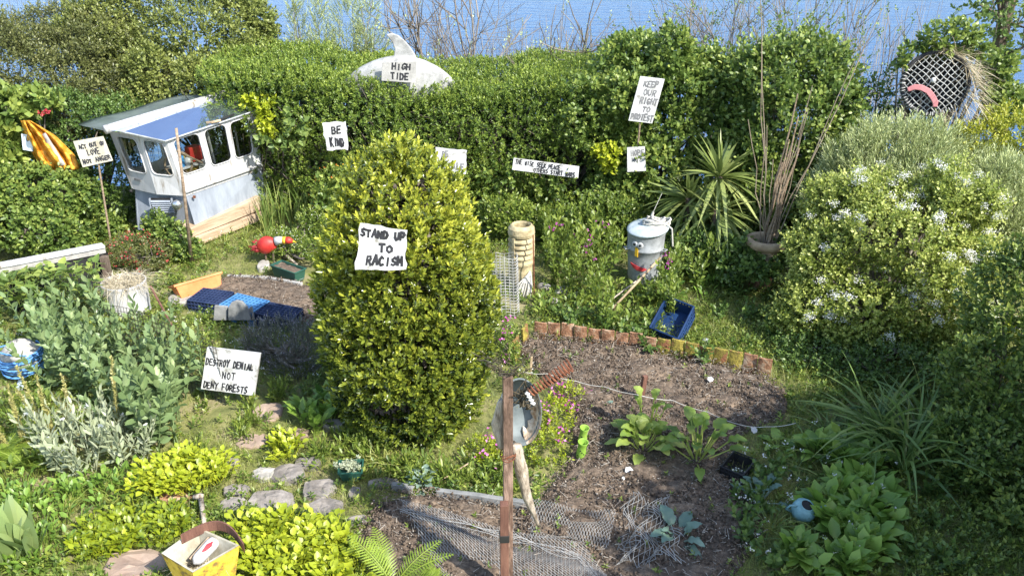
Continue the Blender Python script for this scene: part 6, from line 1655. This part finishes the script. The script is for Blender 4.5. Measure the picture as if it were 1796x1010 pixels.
rosette('squash', 'sunny heart shaped leaves spilling from the dark planter', 'plant', [Vector((p.x, p.y, p.z)) for p in [Q(u, v, 7.75 + .2 * math.sin(i)) for i, (u, v) in enumerate([(10, 497), (40, 492), (70, 487), (100, 484), (130, 480), (160, 480), (20, 505), (60, 500), (95, 505), (130, 500), (160, 512), (35, 530), (75, 535), (110, 530), (145, 530), (170, 530), (5, 520), (85, 515), (50, 515), (120, 515)])]],
        'bramble', 17, .085, .07, .10, (-15, 60), .56, kind='heart', spread=.3, one=G(90, 560))
rosette('ground_elder', 'mixed green weeds between the mullein and the grey campions', 'weeds', scat([(0, 900), (20, 850), (110, 860), (230, 830), (260, 870), (150, 920), (100, 1005), (0, 1005)], 70), 'dock', 9, .06, .03, .10, (10, 80), .4, spread=.15)
rosette('ground_elder', 'bright weeds filling the ground below the fern and rope float', 'weeds', scat([(0, 720), (90, 700), (120, 800), (100, 850), (0, 850)], 40), 'weed', 9, .07, .03, .12, (10, 80), .5, spread=.15)
rosette('ground_elder', 'leafy weeds between the chimney pot and the brick edging', 'weeds', scat([(945, 500), (1180, 520), (1150, 600), (1030, 590), (940, 565)], 70), 'weed', 10, .075, .038, .12, (10, 75), .5, spread=.15)
rosette('ground_elder', 'lush weeds around the foot of the dustbin', 'weeds', scat([(1170, 455), (1270, 460), (1240, 540), (1160, 545)], 30), 'dock', 9, .085, .04, .14, (15, 75), .3, spread=.15)
rosette('path_weeds', 'low mixed weeds filling the path between board, bush and stepping stones', 'weeds', scat([(395, 715), (500, 700), (640, 760), (760, 830), (690, 850), (600, 845), (480, 815), (420, 790)], 42), 'weed', 8, .05, .022, .05, (0, 75), .5, spread=.12)
rosette('path_weeds', 'weeds and grasses around the foot of the golden bush', 'weeds', scat([(580, 760), (700, 810), (880, 810), (900, 860), (700, 845), (600, 800)], 55), 'weed', 9, .07, .02, .07, (10, 85), .5, spread=.12)
rosette('ground_elder', 'short weeds right in front of the dustbin', 'weeds', scat([(1085, 500), (1175, 500), (1170, 545), (1090, 545)], 22), 'weed', 9, .07, .034, .10, (10, 80), .5, spread=.15)
rosette('nettle', 'dull green weeds at the foot of the white drum', 'weeds', scat([(190, 560), (250, 555), (300, 580), (210, 600)], 16), 'weed', 11, .06, .035, .1, (0, 60), .5)

# upright leafy plants
def leafy(name, label, cat, spots, leaf, h, m, ll, lw, tint=.5, tip=.25, a0=65, a1=20, kind='oval', group=None, lean=.16, stems=1, stem=.005, flower=None, copies=True, grow=.2):
    """one thing per spot: each a copy with its own turn and size of one of two built plants"""
    protos = []
    for v in range(min(2, len(spots))):
        t = thing(name, label, cat, (0, 0, 0), group); f = Fol()
        for k in range(stems):
            b = np.array([[RNG.normal(0, .03), RNG.normal(0, .03), 0]]); d = unit(np.array([[RNG.normal(0, lean), RNG.normal(0, lean), 1]])); L = h * RNG.uniform(.75, 1.1)
            f.shoots(b, d, np.array([L]), m, ll, lw, np.array([tint]), tip, a0, a1, kind, t0=.12, grow=grow); f.sticks(b, b + d * L, stem, stem * .5, .6, 4)
        f.obj('leaves', LM[leaf], t)
        if flower:
            g = Fol()
            for k in range(flower[1]):
                q = np.array([[RNG.normal(0, .05), RNG.normal(0, .05), h * RNG.uniform(.6, 1)]]); g.leaves(np.repeat(q, 6, 0) + RNG.normal(0, .006, (6, 3)), RNG.normal(size=(6, 3)), RNG.normal(size=(6, 3)), flower[2], flower[2] * .7, RNG.random(6))
            g.obj('blossom', LM[flower[0]], t)
        protos.append(t)
    for i, s in enumerate(spots):
        sc = RNG.uniform(.8, 1.2); rz = RNG.uniform(0, 6.28)
        if i < len(protos): o = protos[i]; o.location = s; o.rotation_euler = (0, 0, rz)
        else: dup(protos[i % len(protos)], s, rz, sc)
BEANS = [(70, 640), (105, 610), (140, 650), (175, 620), (205, 660), (240, 640), (95, 690), (150, 700), (200, 720), (250, 700), (280, 690), (255, 760), (300, 735), (322, 700), (230, 770), (180, 670), (290, 650), (120, 655), (300, 775), (270, 790)]
leafy('broad_bean', 'broad bean plant with grey green leaves in the crowded bean row', 'bean plant', [G(u, v) for u, v in BEANS], 'bean', .64, 22, .105, .056, .5, .25, 74, 24, group='broad beans in the near bed', stems=5, stem=.006, lean=.2)
leafy('broad_bean', 'tallest lone bean plant left of the DESTROY DENIAL board', 'bean plant', [G(370, 705)], 'bean', .86, 22, .095, .046, .5, .2, 72, 20, stems=1, stem=.006, lean=.08)
CAMP = [(120, 800), (150, 780), (170, 820), (195, 790), (215, 820), (235, 780), (140, 840), (105, 830), (255, 810), (180, 760), (80, 790)]
leafy('rose_campion', 'felty grey leaved campion stem in front of the beans', 'plant', [G(u, v) for u, v in CAMP], 'campion', .46, 11, .085, .026, .45, .35, 75, 12, group='grey campions', stems=7, stem=.004, lean=.3, flower=('blossom', 1, .022), kind='oval')
leafy('dock_spike', 'yellowish seed spike of a dock plant before the beans', 'plant', [G(86, 770), G(100, 780), G(22, 800), G(50, 790), G(8, 780), G(130, 760), G(205, 780)], 'dockseed', .62, 110, .028, .018, .5, .3, 60, 40, kind='kite', group='dock seed spikes', lean=.1, stem=.005, stems=2, grow=0)
leafy('willow_herb', 'leafy weed stem among the flowers around the dustbin', 'weed', [G(u, v) for u, v in ((955, 470), (985, 455), (1010, 480), (1040, 470), (1050, 500), (1000, 520), (1045, 530), (1185, 500), (1200, 470), (1215, 510), (1180, 540), (960, 440), (1030, 440), (1070, 450), (1240, 500), (1175, 565), (1060, 575), (975, 500), (1195, 440), (1080, 425))],
      'weed', .55, 18, .085, .038, .5, .3, 72, 25, group='tall weeds around the dustbin', stems=7, lean=.22, kind='oval', flower=None)
leafy('red_campion', 'weed stem with pink campion flowers near the dustbin', 'flower', [G(u, v) for u, v in ((1035, 480), (1050, 455), (1025, 505), (1168, 505), (1172, 520), (975, 470), (1005, 470))], 'weed', .52, 12, .06, .025, .45, .3, group='pink campions', stems=4, lean=.22, flower=('pinkflower', 6, .022))
leafy('herb_tuft', 'low grassy herb tuft edging the path', 'herb', [G(u, v) for u, v in ((440, 720), (455, 745), (430, 750), (500, 690), (485, 700), (640, 790), (560, 800), (735, 845), (780, 840), (810, 850), (710, 820), (350, 800), (420, 770), (640, 770), (610, 770), (680, 790))], 'weed', .16, 12, .06, .014, .55, .3, 50, 15, group='low tufts along the path', stems=9, lean=.4, kind='kite', stem=.002)
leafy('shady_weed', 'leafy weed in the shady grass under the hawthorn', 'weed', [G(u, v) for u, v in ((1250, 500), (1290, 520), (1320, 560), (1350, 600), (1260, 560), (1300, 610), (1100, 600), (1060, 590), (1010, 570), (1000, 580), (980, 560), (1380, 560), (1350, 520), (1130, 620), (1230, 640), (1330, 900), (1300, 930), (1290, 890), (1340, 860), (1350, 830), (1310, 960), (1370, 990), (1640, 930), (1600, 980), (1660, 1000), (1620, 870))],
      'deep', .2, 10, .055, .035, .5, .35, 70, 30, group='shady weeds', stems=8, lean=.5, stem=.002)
bush('lavender', 'grey lavender bush with pale mauve flowers by the DENIAL board', 'bush', [E(500, 600, 7.0, 58, 38, .3), E(540, 610, 6.9, 40, 40, .25), E(455, 595, 7.05, 32, 24, .2), E(520, 640, 6.8, 45, 30, .22)], 'lavender', 620, (.1, .2), 10, .028, .005, .25, .75, .8, .15, a0=40, a1=15, stem=.0025)
bush('ivy', 'dark ivy wrapped round the clay urn', 'ivy', [E(1330, 468, 8.42, 40, 20, .2), E(1300, 440, 8.6, 26, 24, .15), E(1365, 440, 8.6, 24, 30, .15), E(1280, 470, 8.5, 26, 22, .15)], 'deep', 380, (.08, .16), 6, .05, .042, .45, .35, .3, .15, kind='heart', trunk=False)
bush('box_shrub', 'dark understorey shrub below the yucca', 'shrub', [E(1230, 440, 9.0, 60, 35, .3), E(1280, 420, 9.3, 50, 40, .3), E(1190, 400, 9.6, 40, 40, .3)], 'deep', 380, (.08, .18), 7, .045, .03, .45, .35, .3, .2)
bush('hedge_weeds', 'bright nettles and weeds along the foot of the privet hedge', 'weeds', [E(920, 390, 10.0, 60, 22, .2), E(1000, 395, 9.9, 70, 28, .25), E(1070, 380, 9.9, 60, 30, .25), E(890, 370, 10.1, 50, 25, .2)], 'weed', 420, (.1, .24), 8, .055, .03, .42, .4, .8, .25, kind='oval')
bush('hedge_weeds', 'wild white flowered weeds beside the iris clump', 'weeds', [E(500, 425, 9.5, 46, 20, .25), E(545, 400, 9.8, 26, 30, .2), E(550, 440, 9.2, 20, 16, .15)], 'weed', 420, (.08, .2), 8, .045, .018, .5, .35, .8, .25, flowers=('blossom', 50, .012, 4))
bush('pink_cranesbill', 'mat of bright leaves with pink flowers behind the post', 'flower', [E(970, 745, 5.95, 42, 42, .25), E(960, 810, 5.5, 40, 45, .25), E(850, 800, 5.5, 38, 32, .22), E(890, 830, 5.35, 50, 28, .2), E(1000, 700, 6.25, 24, 22, .15)], 'lime', 560, (.05, .12), 9, .032, .014, .30, .35, .7, .2, flowers=('pinkflower', 24, .027, 7), trunk=False)
bush('pink_cranesbill', 'small pink flowers and weeds at the corner of the brick edging', 'flower', [E(893, 610, 6.95, 16, 26, .15), E(880, 570, 7.3, 16, 20, .12)], 'weed', 420, (.06, .14), 8, .035, .016, .5, .35, .7, .2, flowers=('pinkflower', 8, .026, 6), trunk=False)

def fern(label, base, n, L, tint=.5, seed=1):
    t = thing('fern', label, 'fern', base); f = Fol()
    for k in range(n):
        a = RNG.uniform(0, 6.283) if seed else 0; el = RNG.uniform(.75, 1.25); d = np.array([math.cos(a) * math.cos(el), math.sin(a) * math.cos(el), math.sin(el)]); o = np.array([math.cos(a), math.sin(a), 0])
        LL = L * RNG.uniform(.75, 1.1); m = 22; ts = np.linspace(.06, 1, m); P = NP(base) + LL * (d * ts[:, None] + (o * .3 - np.array([0, 0, .4])) * (ts ** 2)[:, None] * .8)
        T = unit(np.gradient(P, axis=0)); side = unit(np.cross(T, [0, 0, 1.])); up = np.cross(side, T)
        w = LL * .19 * np.sin(np.pi * np.clip(ts * .93 + .06, 0, 1)) ** .8 + .006
        f.path(P, .004, .002, .7, 4)
        for sg in (-1, 1):
            D = side * sg + T * .42 + up * .06; ii = np.repeat(np.arange(m), 7); jj = np.tile(np.arange(7), m) / 7
            f.leaves(P, D, up, w, .010, tint + .1 * RNG.normal(size=m), droop=.15)
            Dn = unit(D); q = P[ii] + Dn[ii] * (w[ii] * jj)[:, None]
            for s2 in (-1, 1):
                f.leaves(q, T[ii] * s2 + Dn[ii] * .5, up[ii], w[ii] * .125 * (1.1 - jj), .006, tint + .1 * RNG.normal(size=len(ii)))
    f.obj('fronds', LM['fern'], t)
fern('bright fern with upright fronds in front of the soil bed', G(690, 1030), 9, .44, .55)
fern('yellow green fern beside the lime herb patch at the bottom edge', G(560, 1045), 8, .36, .5)
fern('fern behind the mullein at the photo edge', G(45, 820), 12, .36, .3); fern('fern in the corner under the blue rope float', G(5, 800), 11, .36, .28)
fern('small golden fern by the soil edge, right of the bright fern', G(745, 1050), 6, .26, .5)

def bigleaf(label, base, name, cat, leaf, n, ll, lw, h, tilt=(20, 80), tint=.5, group=None, seg=5, wav=.3):
    """vegetable with wide wavy leaves on stalks"""
    t = thing(name, label, cat, base, group); f = Fol()
    for k in range(n):
        a = 2.4 * k + RNG.normal(0, .3); el = math.radians(tilt[1] - (tilt[1] - tilt[0]) * (1 - k / n) + RNG.normal(0, 7)); o = np.array([math.cos(a), math.sin(a), 0]); d = o * math.cos(el) + np.array([0, 0, math.sin(el)])
        s = RNG.uniform(.7, 1.1); st = h * s * .55; b = NP(base) + o * .02; e = b + d * st; f.path([b, e], .007, .005, .95, 5)
        L = ll * s; m = 8; side = unit(np.cross(d, [0, 0, 1.])); rows = []
        for i in range(m + 1):
            x = i / m; P = e + L * (d * x + (o * .35 - np.array([0, 0, .75])) * x * x * .7); w = lw * s * (math.sin(math.pi * min(1, x * .86 + .12)) ** .7) * .5; up = np.cross(side, d)
            rp = [];
            for j in range(5):
                q = -1 + j / 2; rp.append(P + side * w * q + up * (.25 * w * abs(q) + wav * w * .5 * math.sin(i * 1.9 + j * 1.3 + k) * abs(q)))
            rows.append(rp)
        V = np.array(rows).reshape(-1, 3); T = []
        for i in range(m):
            for j in range(4): q = i * 5 + j; T += [(q, q + 1, q + 6), (q, q + 6, q + 5)]
        f.raw(V, np.array(T), np.full(len(T), np.clip(tint + RNG.normal(0, .15), 0, 1)))
    f.obj('leaves', LM[leaf], t)
bigleaf('large bright chard plant in the soil beside the twine stake', G(1128, 792), 'chard', 'vegetable', 'chard', 28, .17, .105, .34, (35, 88), .6, wav=.5)
bigleaf('tall upright shoot of the chard by the twine stake', G(1133, 770), 'chard', 'vegetable', 'chard', 6, .15, .09, .66, (75, 88), .5)
bigleaf('darker tall chard plant second in from the twine stake', G(1222, 810), 'chard', 'vegetable', 'chard', 22, .15, .09, .52, (40, 88), .36, wav=.5)
strap('mullein', 'big pale felted upright leaves of a mullein in the near corner', 'plant', [G(60, 975), G(15, 985)], 'mullein', 13, (.36, .50), .14, (.05, .35), .5, .5, seg=9, prof=2.6)
bigleaf('blue green kale plant alone in the shaded soil near the net', G(1186, 950), 'kale', 'vegetable', 'kale', 10, .17, .085, .17, (12, 78), .5, wav=.6)
bigleaf('little silvery cabbage seedling in the far soil', G(1060, 722), 'cabbage', 'vegetable', 'kale', 10, .09, .05, .08, (10, 75), .6, wav=.5)
bigleaf('second little cabbage seedling beside the silvery one', G(1050, 738), 'cabbage', 'vegetable', 'dock', 8, .08, .04, .06, (10, 75), .5, wav=.5)
bigleaf('pale grey green sage plant at the back of the near soil bed', G(742, 850), 'sage', 'herb', 'kale', 26, .09, .05, .13, (5, 85), .75, wav=.6)
bigleaf('pale leafy vegetable at the edge of the soil by the leafy patch', G(1365, 785), 'chard', 'vegetable', 'dock', 14, .12, .07, .10, (5, 70), .55)
bigleaf('brown stemmed cabbage stump by the black seed tray', G(1330, 880), 'cabbage', 'vegetable', 'kale', 12, .10, .06, .28, (30, 85), .35, wav=.6)
def seedlings():
    f = Fol(); X, Y = rand_in(SOIL_A, 260); n = len(X); P = np.stack([X, Y, np.full(n, .05)], 1)
    f.shoots(P, RNG.normal(0, .3, (n, 3)) + [0, 0, 1], RNG.uniform(.02, .06, n), 6, .03, .014, RNG.uniform(.2, .7, n), .3, 80, 35)
    tag(f.obj('weed_seedlings', LM['weed']), 'small weed seedlings dotted over the soil', 'weeds', kind='stuff')
seedlings()
def chips():
    f = Fol(); X, Y = rand_in(gpoly((1280, 800), (1560, 740), (1640, 860), (1500, 1010), (1300, 1010)), 330); n = 75; X, Y = X[:n], Y[:n]
    c = np.stack([X, Y, RNG.uniform(.06, .2, n)], 1)
    for k in range(6): f.leaves(c + RNG.normal(0, .008, (n, 3)), RNG.normal(size=(n, 3)), RNG.normal(size=(n, 3)), .018, .012, RNG.random(n))
    tag(f.obj('white_flowers', LM['blossom']), 'tiny white wild flowers sprinkled over the shady patch', 'flowers', kind='stuff')
    f = Fol(); X, Y = field(2600, 6.5, 10.3); k = nosoil(X, Y); X, Y = X[k], Y[k]; n = len(X); k = noise(np.stack([X, Y, 0 * X], 1), 1.3) > .35; X, Y = X[k], Y[k]; n = len(X)
    c = np.stack([X, Y, RNG.uniform(.04, .12, n)], 1)
    for k in range(4): f.leaves(c + RNG.normal(0, .006, (n, 3)), RNG.normal(size=(n, 3)), RNG.normal(size=(n, 3)), .014, .010, RNG.random(n))
    tag(f.obj('daisies', LM['blossom']), 'small white daisies in the rough grass', 'flowers', kind='stuff')
chips()
